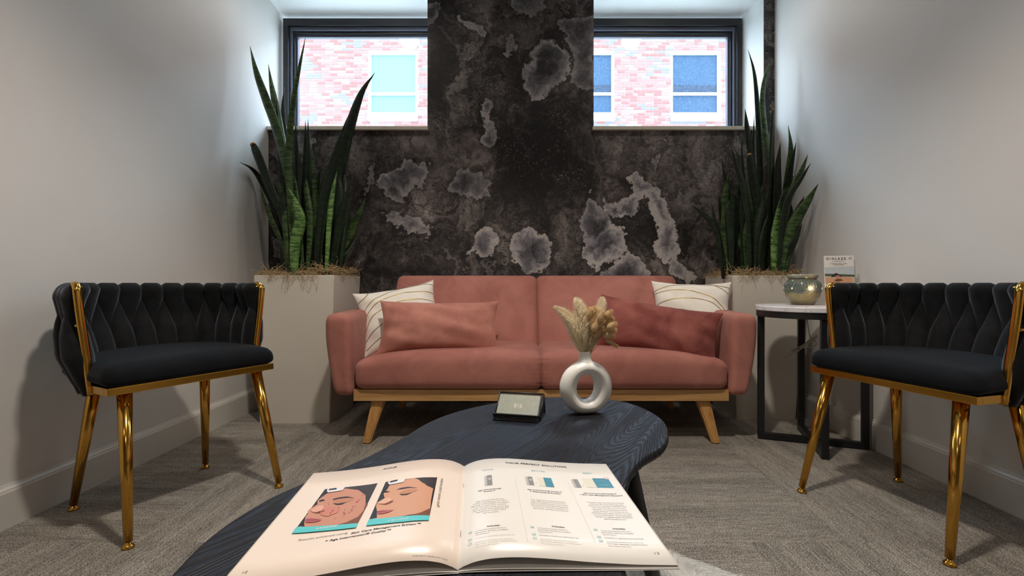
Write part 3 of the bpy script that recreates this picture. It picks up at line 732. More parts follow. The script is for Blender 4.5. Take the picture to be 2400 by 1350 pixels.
# ------------------------------------------------------------------ woven velvet chairs
def chair(loc, rz, label):
    r = empty('accent_chair', loc, rz, label=label, cat='chair', group='black woven velvet chairs with gold legs')
    ZS_, ZT = .425, .722
    Y0 = .085
    def ab(z):
        t = max(0, min(1, (z-ZS_)/(ZT-ZS_)))
        a = float(np.interp(t, [0, .25, .6, .85, 1], [.236, .258, .270, .268, .256]))
        b = float(np.interp(t, [0, .25, .6, .85, 1], [.185, .225, .255, .262, .258]))
        return a, b
    ks = [i/200*PI for i in range(201)]
    def raw(phi, z):
        a, b = ab(z); e = 2/2.7; c, s = cos(phi), sin(phi)
        return Vector((a*(abs(c)**e)*(1 if c >= 0 else -1), Y0-b*(abs(s)**e)+.02*(1-abs(s)), z))
    base = [raw(k, .6) for k in ks]; cum = [0]
    for p, q in zip(base, base[1:]): cum.append(cum[-1]+(q-p).length)
    TOT = cum[-1]
    def phi_at(s): return float(np.interp(s, cum, ks))
    def frame(s, z):
        ph = phi_at(min(max(s, 0), TOT)); p = raw(ph, z); q1 = raw(max(0, ph-.03), z); q2 = raw(min(PI, ph+.03), z)
        t = (q2-q1).normalized(); n = Vector((t.y, -t.x, 0))
        if n.dot(Vector((p.x, p.y-.1, 0))) < 0: n = -n
        return p, t, n
    N = 13; pit = TOT/N
    def strap(s0, kind):
        m = 26; seg = 16; V = []; F = []
        for i in range(m):
            t = sin(i/(m-1)*PI/2)**.9 if kind else i/(m-1)
            if kind:   # wide at the top, tucks to a point below
                tt = t
                z = ZS_+.03+(ZT-ZS_-.03)*tt
                wv = np.interp(tt, [0, .25, .45, .62, .80, .93, 1], [.35, .22, .34, .72, 1.12, 1.25, 1.0])*pit
                th = np.interp(tt, [0, .3, .6, .85, .95, 1], [.014, .014, .030, .058, .062, .062])
                rd = sqrt(max(0.0, 1-(max(0, tt-.88)/.1201)**2)); wv *= .55+.45*rd; th *= .12+.88*rd
                off = 0
            else:      # pointed near the top, wide in the middle and below
                z = ZS_-.03+(ZT-ZS_)*.99*t
                wv = np.interp(t, [0, .12, .38, .55, .74, .88, 1], [.55, 1.0, 1.28, 1.10, .60, .18, .03])*pit
                th = np.interp(t, [0, .12, .4, .6, .8, 1], [.030, .056, .072, .064, .036, .008])
                off = 0
            p, tg, nn = frame(s0, z)
            for k in range(seg):
                a = 2*PI*k/seg; ca, sa = cos(a), sin(a)
                u = wv/2*(abs(ca)**.85)*(1 if ca > 0 else -1)
                pp, tt2, n2 = frame(s0+u, z) if 0 < s0+u < TOT else (p+tg*u, tg, nn)
                V.append(pp+n2*(th/2*sa)+n2*off)
        for i in range(m-1):
            for k in range(seg): F.append((i*seg+k, i*seg+(k+1) % seg, (i+1)*seg+(k+1) % seg, (i+1)*seg+k))
        F += [tuple(range(seg))[::-1], tuple((m-1)*seg+k for k in range(seg))]
        mk('woven_strap', V, F, BLKV, r, True)
    for i in range(N+1): strap(min(max(i*pit, .036), TOT-.036), 1)
    for i in range(N): strap((i+.5)*pit, 0)
    # gold rails inside the weave
    for z, nm in ((.668, 'top_rail'), (.600, 'middle_rail')):
        pts = [frame(TOT*i/40, z)[0] for i in range(41)]
        tube(nm, pts, .0045, GOLD, r, 8)
    tube('top_bar', [frame(TOT*i/40, ZT-.016)[0] for i in range(41)], .006, GOLD, r, 8)
    # front posts: flat gold bars rising from the seat frame, rounded over at the top
    for sx in (-1, 1):
        bm = bmesh.new()
        P = spline([(sx*.243, .118, .402), (sx*.252, .112, .50), (sx*.266, .112, .62), (sx*.273, .112, .69), (sx*.273, .108, .706), (sx*.271, .094, .717), (sx*.266, .075, .717)], 22)
        V = []; F = []
        for i, p in enumerate(P):
            t = (P[min(i+1, 21)]-P[max(i-1, 0)]).normalized(); sd = Vector((1, .12*sx, 0)).normalized(); fw = t.cross(sd).normalized()
            for k in range(12):
                a = 2*PI*k/12; V.append(p+sd*(cos(a)*.011)+fw*(sin(a)*.008))
        for i in range(21):
            for k in range(12): F.append((i*12+k, i*12+(k+1) % 12, (i+1)*12+(k+1) % 12, (i+1)*12+k))
        F += [tuple(range(12))[::-1], tuple(21*12+k for k in range(12))]
        bm.free(); mk('front_post', V, F, GOLD, r, True)
    # seat frame and cushion
    bm = bmesh.new()
    w2, f_, b_ = .247, .222, .05
    box(bm, -w2, w2, f_-.022, f_, .408, .430, bevel=.002)
    for sx in (-1, 1): box(bm, sx*w2-.011-(0 if sx < 0 else .011)+(.011 if sx < 0 else 0), sx*w2+(.022 if sx < 0 else 0), b_, f_-.022, .408, .430, bevel=.002)
    box(bm, -.20, .20, -.10, .20, .412, .424)
    for sx in (-1, 1): box(bm, sx*.19-.03, sx*.19+.03, .12, .20, .403, .408)
    bmo('seat_frame', bm, GOLD, r)
    hx, hy, hz = .255, .215, .040
    def f(p):
        u, v = p.x/hx, p.y/hy; q = p.copy()
        if v < 0:   # rounded back of the seat
            q.x *= sqrt(max(.05, 1-.42*v*v))
        q.x *= 1-.0*v
        if p.z > 0: q.z += .016*(1-u*u)*(1-v*v*.8)
        else: q.z *= .5
        q.z += -.006*max(0, v)**3
        return q+Vector((0, .020, .452))
    V, F = rbox_data(hx, hy, hz, .038, (30, 26, 8), f)
    mk('seat_cushion', V, F, SEATV, r, True)
    for x, y, tx, ty in ((.224, .284, .196, .195), (-.224, .284, -.196, .195), (.20, -.130, .165, -.070), (-.20, -.130, -.165, -.070)):
        d = Vector((tx-x, ty-y, .408)); p0 = Vector((x, y, .018)); P = [p0+Vector((d.x, d.y, .390))*k for k in (0, .5, 1)]
        lg = tube('leg', P, [.0105, .0150, .0185], GOLD, r, 20)
        V, F = lathe_data([(.0, .0), (.013, .0), (.0155, .003), (.013, .008), (.007, .012), (.006, .019), (.0, .019)], 18, 0, x, y)
        mk('foot_glide', V, F, GOLD, lg, True)
    return r
def rz_of(fx, fy): return math.atan2(fy, fx)-PI/2
chair((-1.203, 1.648, 0), rz_of(.877, -.48), 'black velvet chair with woven back and gold legs along the left wall')
chair((1.312, 1.530, 0), rz_of(-.96, -.28), 'black velvet chair with woven back and gold legs along the right wall')

# ------------------------------------------------------------------ tall planters and snake plants
def planter(x0, x1, y0, y1, tx0, tx1, ty0, ty1, h, label):
    cx, cy = (x0+x1)/2, (y0+y1)/2
    r = empty('tall_planter', (cx, cy, 0), label=label, cat='planter', group='cream tapered floor planters')
    def quad(a, b, c, d, z): return [(a-cx, c-cy, z), (b-cx, c-cy, z), (b-cx, d-cy, z), (a-cx, d-cy, z)]
    V = quad(x0, x1, y0, y1, 0)+quad(tx0, tx1, ty0, ty1, h)+quad(tx0+.016, tx1-.016, ty0+.016, ty1-.016, h)+quad(tx0+.02, tx1-.02, ty0+.02, ty1-.02, h-.05)
    F = [(3, 2, 1, 0)]
    for k in range(3): F += [(4*k+i, 4*k+(i+1) % 4, 4*k+4+(i+1) % 4, 4*k+4+i) for i in range(4)]
    F.append((12, 13, 14, 15))
    bm = bmesh.new(); vs = [bm.verts.new(v) for v in V]
    for q in F: bm.faces.new([vs[i] for i in q])
    bm.edges.ensure_lookup_table()
    bmesh.ops.bevel(bm, geom=[e for e in bm.edges if abs(e.verts[0].co.z-e.verts[1].co.z) > .3 or min(e.verts[0].co.z, e.verts[1].co.z) > h-.001], offset=.004, segments=2, affect='EDGES')
    bmo('body', bm, POT, r)
    mk('soil', [(tx0+.02-cx, ty0+.02-cy, h-.02), (tx1-.02-cx, ty0+.02-cy, h-.02), (tx1-.02-cx, ty1-.02-cy, h-.02), (tx0+.02-cx, ty1-.02-cy, h-.02),
                (tx0+.02-cx, ty0+.02-cy, h-.03), (tx1-.02-cx, ty0+.02-cy, h-.03), (tx1-.02-cx, ty1-.02-cy, h-.03), (tx0+.02-cx, ty1-.02-cy, h-.03)],
       [(0, 1, 2, 3), (7, 6, 5, 4), (0, 4, 5, 1), (1, 5, 6, 2), (2, 6, 7, 3), (3, 7, 4, 0)], SOIL, r)
    rnd = random.Random(int(abs(x0)*1000)); parts = []
    for i in range(1500):
        x = rnd.uniform(tx0+.0, tx1-.0); y = rnd.uniform(ty0+.01, ty1-.02)
        z = h+rnd.uniform(-.012, .024)+ (.035*rnd.random() if x > tx1-.12 and x0 < 0 else 0)
        p = Vector((x-cx, y-cy, z)); a = rnd.uniform(0, 6.28); d = Vector((cos(a), sin(a), rnd.uniform(-.3, .4))); pts = [p]
        L = rnd.uniform(.006, .013)
        for k in range(7):
            d = (d+Vector((rnd.uniform(-.8, .8), rnd.uniform(-.8, .8), rnd.uniform(-.6, .5)))).normalized()
            q = pts[-1]+d*L; q.z = max(q.z, h-.012); q.x = min(max(q.x, tx0-cx-.02), tx1-cx+.02); q.y = max(q.y, ty0-cy+.003); q.y = min(q.y, 2.905-cy); pts.append(q)
        parts.append(tube_data(pts, [.0013, .0013, .0012, .0012, .0011, .0010, .0008, .0006], 3, False))
    for i in range(46):   # wiry roots drooping over the front edge
        x = rnd.uniform(tx0+.04, tx1-.06); p = Vector((x-cx, ty0-cy+.012, h+.006)); L = rnd.choice((.02, .03, .04, .05, .09)); pts = [p, p+Vector((rnd.uniform(-.01, .01), -.018, .010))]
        n = 5; q = pts[-1]; sw = rnd.uniform(-.02, .02)
        for k in range(n):
            q = q+Vector((rnd.uniform(-.012, .012)+sw*.4, rnd.uniform(-.003, .001), -L/n)); q.y = min(q.y, ty0-cy-.004-(k*.0006)); pts.append(q)
        if rnd.random() < .5: pts += [q+Vector((.008, -.002, L*.3)), q+Vector((.012, 0, L*.7))]
        parts.append(tube_data(spline(pts, 14), .00075, 3, False))
    V, F = merge(parts); setprops(mk('moss_topping', V, F, ROOT, r), kind='stuff')
    return r
planter(-1.332, -.972, 2.487, 2.845, -1.346, -.938, 2.455, 2.87, .762, 'tall cream tapered planter in the left corner, holding a snake plant')
planter(1.155, 1.468, 2.557, 2.875, 1.120, 1.500, 2.525, 2.905, .762, 'tall cream tapered planter in the right corner, behind the side table')

def leaf_mesh(pts, wid, roll, cutflag, parent, mat=LEAF, fold=.16):
    n = 22; P = spline(pts, n); V = []; F = []; UV = []
    cutt = 1.0 if cutflag else None
    for i, p in enumerate(P):
        t = i/(n-1); d = (P[min(i+1, n-1)]-P[max(i-1, 0)]).normalized()
        side = Vector((cos(roll), sin(roll), 0)); side = (side-d*side.dot(d)).normalized(); nn = d.cross(side)
        if cutflag: prof = np.interp(t, [0, .3, .6, .9, .97, 1], [.55, .85, 1, .86, .72, .5])
        else: prof = np.interp(t, [0, .2, .4, .6, .78, .90, .96, 1], [.55, .85, 1, .86, .58, .27, .11, .012])
        hw_ = wid/2*prof; tw = .25*sin(t*3+roll*5); s2 = side*cos(tw)+nn*sin(tw); n2 = nn*cos(tw)-side*sin(tw)
        for k, (a, b) in enumerate(((-1, .9), (-.5, .25), (0, 0), (.5, .25), (1, .9))): V.append(p+s2*(hw_*a)+n2*(hw_*fold*2*b))
        for a, b in ((1, .9), (.5, .25), (0, 0), (-.5, .25), (-1, .9)):
            th = .0016+.0022*(1-abs(a))*(1-t*.7)
            V.append(p+s2*(hw_*a)+n2*(hw_*fold*2*b-th))
    m = 10
    for i in range(n-1):
        for k in range(m): F.append((i*m+k, i*m+(k+1) % m, (i+1)*m+(k+1) % m, (i+1)*m+k))
    F += [tuple(range(m))[::-1], tuple((n-1)*m+k for k in range(m))]
    o = mk('leaf', V, F, mat, parent, True)
    uvl = o.data.uv_layers.new(name='UVMap'); us = [0, .25, .5, .75, 1, 1, .75, .5, .25, 0]
    for lp in o.data.loops: vi = lp.vertex_index; uvl.data[lp.index].uv = (us[vi % m], (vi//m)/(n-1))
    return o
def plant(side, cx, cy, wallx, leaves, fills, label, tipmax):
    r = empty('snake_plant', (cx, cy, .745), label=label, cat='plant', group='tall snake plants in cream planters'); org = Vector((cx, cy, .745))
    rnd = random.Random(5+side)
    def W(x, y, Y):
        lim = abs(wallx)*.982*FX/max(1, abs(x-1215)); return at(x, y, min(Y, lim, 2.905))
    def mk_leaf(pix, wpx, cut=0, Yb=None, Yt=None, mat=None, roll=None):
        mat = mat or (LEAFM if rnd.random() < .3 else LEAF)
        Yb = Yb if Yb else rnd.uniform(cy-.11, cy+.12); Yt = Yt if Yt else Yb+rnd.uniform(-.08, .08); n = len(pix)
        pts = [W(x, y, Yb+(Yt-Yb)*(1-i/(n-1))) for i, (x, y) in enumerate(pix)][::-1]
        pts[0].z = .745
        lx = (1.09 if side > 0 else .0)
        o = leaf_mesh([p-org for p in pts], wpx*Yb/FX, (rnd.uniform(-.45, .45) if roll is None else roll), cut, r, mat)
        if cut:
            t = pts[-1]-org; a = (pts[-1]-pts[-2]).normalized(); V, F = tube_data([t-a*.002, t+a*.006, t+a*.010], [wpx*Yb/FX*.26, wpx*Yb/FX*.2, .002], 8)
            V = [Vector((v.x, t.y+(v.y-t.y)*.3, v.z)) for v in V]
            mk('dry_tip', V, F, CUT, o, True)
    for L in leaves: mk_leaf(*L)
    for (xa, xb, ya, yb, bx0, bx1, n) in fills:
        for i in range(n):
            x = rnd.uniform(xa, xb); y = rnd.uniform(ya, yb); bx = bx0+(bx1-bx0)*min(1, max(0, (x-xa)/(xb-xa)))+rnd.uniform(-10, 10)
            mid = ((x+bx)/2+rnd.uniform(-8, 8), (y+632)/2); mk_leaf([(x, y), ((x*.75+mid[0]*.25)+rnd.uniform(-3, 3), y*.7+mid[1]*.3), mid, (bx, 632)], rnd.uniform(17, 28))
    return r
LL = [([(586,108),(600,170),(622,235),(650,320),(680,470),(690,628)],27),([(629,150),(636,200),(646,250),(660,330),(690,480),(700,628)],20),([(648,222),(650,290),(655,370),(668,480),(682,628)],13),
 ([(717,84),(703,150),(688,230),(679,310),(677,400),(680,500),(690,628)],15),([(667,205),(662,250),(664,300),(675,370),(684,480),(690,628)],16),([(879,170),(848,215),(826,275),(808,340),(793,420),(775,530),(768,628)],29),
 ([(814,275),(795,330),(778,385),(764,440),(750,520),(740,628)],20),([(592,338),(608,380),(630,440),(655,500),(672,560),(690,628)],26,1),([(562,380),(590,396),(612,425),(640,480),(665,540),(680,628)],17),
 ([(722,278),(722,330),(724,380),(726,440),(730,520),(732,628)],16),([(693,284),(694,330),(697,400),(700,480),(704,628)],13),([(608,432),(622,480),(640,530),(662,580),(675,628)],19),([(857,464),(840,505),(820,550),(800,590),(785,628)],22),
 ([(838,548),(820,578),(795,605),(778,628)],15),([(773,385),(763,430),(755,490),(748,560),(742,628)],24,1),([(752,392),(742,430),(730,480),(715,550),(708,628)],22),([(821,426),(806,480),(790,540),(770,628)],24),
 ([(716,282),(716,330),(714,390),(710,460),(706,540),(702,628)],14),([(730,345),(735,400),(738,470),(740,628)],12),([(676,440),(694,480),(703,520),(692,570),(690,628)],27,0,2.50,2.50,LEAFY),([(643,430),(655,480),(668,540),(690,628)],30),
 ([(690,385),(715,450),(735,520),(752,590),(760,628)],14),([(790,400),(780,450),(772,520),(764,628)],13,0,2.51,2.55,LEAFY),([(818,330),(806,390),(795,450),(785,540),(775,628)],20)]
LR = [([(1753,116),(1768,170),(1776,250),(1780,340),(1783,450),(1786,630)],14),([(1810,136),(1795,175),(1788,230),(1794,300),(1804,370),(1812,470),(1816,630)],18),([(1746,255),(1752,300),(1762,360),(1775,450),(1782,630)],21),
 ([(1811,256),(1809,320),(1806,400),(1804,500),(1803,630)],9,1),([(1847,294),(1854,340),(1852,390),(1845,450),(1835,540),(1828,630)],20),([(1866,333),(1858,375),(1848,430),(1838,500),(1828,630)],15),([(1893,362),(1880,400),(1862,440),(1845,500),(1830,630)],21,0,2.56,2.50),
 ([(1900,382),(1878,420),(1850,465),(1835,530),(1825,630)],17,0,2.56,2.48),([(1918,430),(1895,470),(1870,510),(1850,560),(1832,630)],27,0,2.56,2.45),([(1880,523),(1866,560),(1848,595),(1832,630)],19,0,2.56,2.50),([(1829,333),(1825,390),(1825,460),(1822,540),(1818,630)],26),([(1826,470),(1824,510),(1818,560),(1815,630)],22,0,2.57,2.57,LEAFY),
 ([(1619,480),(1650,502),(1675,530),(1688,570),(1696,630)],19,0,2.6,2.52),([(1692,372),(1698,410),(1706,450),(1714,520),(1716,630)],13),([(1714,343),(1726,385),(1742,430),(1755,500),(1760,630)],20),([(1684,456),(1690,500),(1700,560),(1706,630)],15),
 ([(1667,474),(1676,520),(1690,580),(1700,630)],13),([(1709,402),(1703,440),(1698,490),(1700,560),(1708,630)],20),([(1738,313),(1740,370),(1746,440),(1756,520),(1766,630)],10),([(1712,510),(1728,545),(1745,585),(1765,630)],20),([(1757,363),(1768,430),(1778,500),(1786,630)],22,1),
 ([(1800,503),(1792,540),(1784,590),(1782,630)],17),([(1768,268),(1766,330),(1768,400),(1776,500),(1780,630)],9),([(1885,460),(1868,500),(1852,545),(1840,630)],24,0,2.58,2.52),([(1725,350),(1735,400),(1746,470),(1752,560),(1758,630)],17),([(1815,375),(1808,440),(1800,520),(1796,630)],22),([(1790,420),(1784,480),(1780,550),(1778,630)],24)]
plant(-1, -1.14, 2.665, XL, LL, [(640, 815, 400, 520, 665, 790, 17)], 'tall dark green snake plant in the left corner planter', 0)
plant(1, 1.31, 2.70, XR, LR, [(1690, 1850, 410, 520, 1700, 1825, 17)], 'tall dark green snake plant in the right corner planter', 0)
# ------------------------------------------------------------------ side table and what stands on it
STX, STY, STZ = 1.318, 2.178, .620
def side_table():
    r = empty('side_table', (STX, STY, 0), label='round white marble-top side table on a black square-tube frame beside the sofa', cat='table')
    V, F = lathe_data([(0, STZ-.022), (.226, STZ-.022), (.228, STZ-.020), (.228, STZ-.003), (.225, STZ), (0, STZ)], 72); mk('tabletop', V, F, MARBLE, r)
    V, F = lathe_data([(.190, STZ-.050), (.222, STZ-.050), (.222, STZ-.022), (.190, STZ-.022), (.190, STZ-.050)], 72); mk('apron_ring', V, F, BLKMET, r)
    A = [(-.181, .063), (.176, -.076), (-.066, -.208), (.074, .212)]
    A = [Vector((a, b, 0)).normalized()*.203 for a, b in A]
    for p in A:
        an = math.atan2(p.y, p.x); M = Matrix.Translation(p) @ Matrix.Rotation(an, 4, 'Z')
        boxo('leg', (-.014, .014, -.014, .014, 0, STZ-.022), BLKMET, r, bevel=.002, M=M)
    for a, b, z in ((A[0], A[1], .004), (A[2], A[3], .005)):
        d = b-a; M = Matrix.Translation((a+b)/2) @ Matrix.Rotation(math.atan2(d.y, d.x), 4, 'Z')
        boxo('cross_bar', (-d.length/2, d.length/2, -.0135, .0135, z, z+.026), BLKMET, r, M=M)
side_table()
def warmer():
    c = at(1881, 713, 2.25); c.z = STZ+.0005
    r = empty('wax_warmer', c, label='round sage and gold glazed wax warmer glowing on the marble side table', cat='lamp')
    V, F = lathe_data([(0, 0), (.046, 0), (.048, .004), (.058, .018), (.070, .040), (.0765, .062), (.0765, .078), (.072, .096), (.064, .112), (.0575, .118), (.0565, .121), (.054, .121), (.056, .112), (.066, .08), (.05, .02), (0, .012)], 64)
    mk('body', V, F, WARMER, r, True)
    V, F = lathe_data([(.050, .119), (.0585, .120), (.0640, .128), (.0655, .137), (.0640, .141), (.060, .141), (.050, .132), (0, .130)], 64)
    mk('wax_dish', V, F, WARMER, r, True)
    parts = []
    for k in range(12):    # raised drooping petals
        a = 2*PI*k/12+.26
        for s in (-1, 0, 1):
            b = a+s*.13; R = .0735; P = []
            for t in np.linspace(0, 1, 6):
                zz = .107-.030*t-(0 if s == 0 else -.006*t); rr = float(np.interp(zz, [.06, .078, .096, .112], [.0765, .0765, .072, .064]))
                P.append((cos(b+s*.03*t)*(rr+.0008), sin(b+s*.03*t)*(rr+.0008), zz))
            parts.append(tube_data(P, [.001, .0028, .0034, .0032, .0022, .0008], 6))
    for k in range(6):     # garland between the holes
        P = []
        for t in np.linspace(0, 1, 12):
            b = -PI/2+PI/3*(k+t); zz = .074-.016*sin(t*PI); rr = float(np.interp(zz, [.04, .0620, .078], [.070, .0765, .0765])); P.append((cos(b)*(rr+.0004), sin(b)*(rr+.0004), zz))
        parts.append(tube_data(P, .0016, 6))
    V, F = merge(parts); mk('relief', V, F, WARMER, r, True)
    for k in range(6):
        b = -PI/2+PI/3*k-.06; M = Matrix.Rotation(b, 4, 'Z') @ Matrix.Translation((.0768, 0, .076)); V = [M @ Vector((.0005, 0, 0))]
        n = 10
        for i in range(n):
            a = 2*PI*i/n; V.append(M @ Vector((.0005, cos(a)*.0026, sin(a)*.0052)))
        V2 = [v-(M.to_3x3() @ Vector((.0012, 0, 0))) for v in V]
        F = [(0, i, i % n+1) for i in range(1, n+1)]+[(i, i+n+1, (i % n)+1+n+1, (i % n)+1) for i in range(1, n+1)]
        mk('light_hole', V+V2, F, GLOW if k == 0 else GLOW2, r)
    l = bpy.data.lights.new('warmer_bulb', 'POINT'); l.energy = .1; l.color = (1, .6, .3); l.shadow_soft_size = .006
    o = bpy.data.objects.new('warmer_bulb', l); COL.objects.link(o); o.parent = r; o.location = (-.008, -.084, .077)
warmer()
def brochures():
    T = [('dark', 0)]
    for i in range(3):
        d = .011*i
        p = at(1971, 640, 2.12); yaw = radians(-9)
        M = Matrix.Translation((p.x+.010*i, p.y+d, STZ+.001)) @ Matrix.Rotation(yaw, 4, 'Z') @ Matrix.Rotation(radians(-5), 4, 'X')
        lab = ['white brochure with a beach photo cover, front of the stack behind the right chair', 'white brochure standing directly behind the one with the beach cover', 'rearmost white brochure of the stack on the side table'][i]
        r = boxo('brochure', (-.060, .060, 0, .004, 0, .222-.004*i), PAPER, None, label=lab, cat='brochure', group='brochures on the side table')
        r.matrix_world = M
        if i: continue
        def quad(name, pts, mat, y=-.0004):
            n = len(pts); V = [(a, y, b) for a, b in pts]+[(a, y+.0003, b) for a, b in pts]
            return mk(name, V, [tuple(range(n))]+[tuple(range(2*n-1, n-1, -1))]+[(k, n+k, n+(k+1) % n, (k+1) % n) for k in range(n)], mat, r)
        quad('printed_sky', [(-.06, .10), (.06, .10), (.06, .176), (-.06, .170)], ink('overcast', (196, 204, 208)))
        quad('printed_shore', [(-.06, .10), (.06, .10), (.06, .137), (.0, .140), (-.06, .142)], ink('shore', (84, 92, 74)), -.0006)
        quad('printed_sand', [(-.06, .10), (.06, .10), (.06, .128), (-.06, .131)], ink('sand', (206, 186, 160)), -.0007)
        quad('printed_figure', [(-.058, .095), (.048, .095), (.048, .124), (.012, .128), (-.02, .122), (-.058, .124)], ink('tan_skin', (214, 160, 124)), -.0009)
        quad('printed_hair', [(-.036, .126), (-.028, .138), (-.014, .145), (0, .138), (.006, .126), (-.012, .130)], INK['hair'], -.0011)
        quad('printed_face', [(-.020, .127), (-.014, .134), (-.002, .134), (.002, .126), (-.010, .122)], INK['skin'], -.0012)
        quad('printed_arm', [(-.024, .112), (-.010, .120), (.006, .118), (.014, .112), (.0, .108), (-.014, .107)], INK['neck'], -.0011)
        def tx(s, x, z, w, mat, b=.0):
            V, F = text_geo(s, width=w, bold=b); mk('printed_title', [(a+x, -.0008, c+z) for a, c in V], F, mat, r)
        tx('D I O L A Z E', -.012, .204, .078, INK['black'], .02); tx('xl', .045, .205, .012, INK['grey'])
        tx('L I M O N E S', -.004, .194, .046, INK['grey']); tx('COMFORTABLE, SAFE', -.004, .184, .068, INK['grey']); tx('& EFFECTIVE', -.004, .178, .042, INK['grey'])
brochures()
def cord():
    pts = [at(1916, 790, 2.30), at(1900, 797, 2.30), at(1880, 810, 2.30), at(1862, 822, 2.30), at(1846, 838, 2.29), at(1842, 837, 2.29), at(1858, 826, 2.29), at(1853, 822, 2.29), at(1870, 815, 2.30), at(1892, 815, 2.31), at(1912, 808, 2.31), at(1905, 794, 2.31), at(1886, 806, 2.31), at(1868, 826, 2.31), at(1860, 818, 2.30), at(1866, 824, 2.29), at(1890, 808, 2.29), at(1915, 786, 2.28)]
    a = tube_data(spline(pts, 120), .0026, 6)
    b = tube_data(spline([at(1906, 800, 2.30), at(1899, 790, 2.26), at(1893, 760, 2.22), at(1892, 742, 2.21), (1.33, 2.2, .598)], 30), .0026, 6)
    V, F = merge([a, b]); mk('bundled_cord', V, F, CORD, None, True, label='looped pale cord tied up and hanging under the marble side table', cat='cord')
cord()

# ------------------------------------------------------------------ coffee table
TZ = .435
OUT = [(.108,.491),(.118,.56),(.140,.64),(.168,.725),(.205,.79),(.255,.85),(.285,.92),(.302,1.0),(.296,1.07),(.270,1.145),(.225,1.192),(.15,1.215),(.06,1.212),(-.02,1.180),(-.09,1.128),(-.145,1.068),(-.185,.995),(-.212,.905),(-.240,.82),(-.272,.752),(-.304,.70),(-.328,.652),(-.342,.60),(-.348,.55),(-.345,.50),(-.332,.44),(-.30,.36),(-.24,.28),(-.15,.225),(-.05,.215),(.03,.26),(.075,.33),(.10,.41)]
def coffee_table():
    r = empty('coffee_table', (0, .75, 0), label='blue-black kidney-shaped coffee table with visible wood grain in the foreground', cat='table')
    n0 = len(OUT); P = [Vector((a, b-.75, 0)) for a, b in OUT]; pts = []
    for i in range(n0):
        a, b, c, d = P[(i-1) % n0], P[i], P[(i+1) % n0], P[(i+2) % n0]
        for t in (0, .2, .4, .6, .8): pts.append(.5*((2*b)+(c-a)*t+(2*a-5*b+4*c-d)*t*t+(3*b-a-3*c+d)*t**3))
    n = len(pts); V = []; F = []
    nor = []
    for i in range(n):
        t = (pts[(i+1) % n]-pts[i-1]).normalized(); nor.append(Vector((t.y, -t.x, 0)))
    area = sum(pts[i].x*pts[(i+1) % n].y-pts[(i+1) % n].x*pts[i].y for i in range(n))
    if area < 0: nor = [-q for q in nor]
    rings = [(-.006, 0), (-.002, -.001), (0, -.004), (.001, -.010), (-.002, -.016), (-.010, -.023), (-.024, -.028)]
    for d, z in rings:
        for i in range(n): V.append(pts[i]+nor[i]*d+Vector((0, 0, TZ+z)))
    for k in range(len(rings)-1):
        for i in range(n): F.append((k*n+i, k*n+(i+1) % n, (k+1)*n+(i+1) % n, (k+1)*n+i))
    F.append(tuple(range(n))[::-1]); F.append(tuple((len(rings)-1)*n+i for i in range(n)))
    bm = bmesh.new(); vs = [bm.verts.new(v) for v in V]
    for q in F: bm.faces.new([vs[i] for i in q])
    bmesh.ops.triangulate(bm, faces=[f for f in bm.faces if len(f.verts) > 4])
    bmesh.ops.recalc_face_normals(bm, faces=bm.faces[:])
    me = bpy.data.meshes.new('tabletop'); bm.to_mesh(me); bm.free(); me.materials.append(EBONY)
    for p in me.polygons: p.use_smooth = abs(p.normal.z) < .95
    mobj('tabletop', me, None, r)
    for (x, y, fx, fy) in ((.185, .84, .295, .92), (.02, 1.10, .03, 1.215), (-.235, .70, -.31, .73), (-.20, .37, -.26, .31), (.03, .36, .09, .30)):
        tube('leg', [(fx, fy-.75, 0), ((x+fx)/2, (y+fy)/2-.75, (TZ-.02)/2), (x, y-.75, TZ-.024)], [.0105, .0145, .0195], EBLEG, r, 20)
coffee_table()
def vase():
    c = at(1373, 975, 1.062); c.z = TZ+.0005
    k = 1.062/FX
    yaw = radians(12)
    bm_parts = []
    V = []; F = []; n, m = 72, 28
    cz = (973-912)*k
    for i in range(n):
        a = 2*PI*i/n
        # outer and inner outline of the ring
        ro = Vector((cos(a)*63*k, 0, sin(a)*63*k+1*k)); ri = Vector((cos(a)*22.5*k-1.5*k, 0, sin(a)*30*k+2*k))
        if ro.z < -57*k: ro.z = -57*k-(-57*k-ro.z)*.35
        mid = (ro+ri)/2; hw = (ro-ri).length/2; d = (ro-ri).normalized()
        for j in range(m):
            b = 2*PI*j/m; V.append(mid+d*(hw*cos(b))+Vector((0, 24*k*sin(b), 0)))
    for i in range(n):
        for j in range(m): F.append((i*m+j, i*m+(j+1) % m, ((i+1) % n)*m+(j+1) % m, ((i+1) % n)*m+j))
    nk = lathe_data([(0, 40*k), (26*k, 42*k), (25*k, 50*k), (19*k, 60*k), (14.5*k, 68*k), (13*k, 76*k), (13.6*k, 84*k), (14*k, 86.5*k), (12.5*k, 87*k), (11*k, 84*k), (10.5*k, 60*k), (0, 58*k)], 40)
    V2 = [Vector((p[0]*1.0-2*k, p[1]*.86, p[2])) for p in nk[0]]
    V3, F3 = merge([(V, F), (V2, nk[1])])
    zmin = min(v.z for v in V3); V3 = [v-Vector((0, 0, zmin)) for v in V3]
    o = mk('donut_vase', V3, F3, CERAMIC, None, True, label='white ceramic ring-shaped vase with dried grasses standing on the coffee table', cat='vase')
    o.location = c; o.rotation_euler = (0, 0, yaw)
    rm = o.modifiers.new('remesh', 'REMESH'); rm.mode = 'VOXEL'; rm.voxel_size = .0014; rm.use_smooth_shade = True
    sm = o.modifiers.new('smooth', 'SMOOTH'); sm.iterations = 14; sm.factor = .6
    return c, c.z+max(v.z for v in V3)
VC, VTOP = vase()
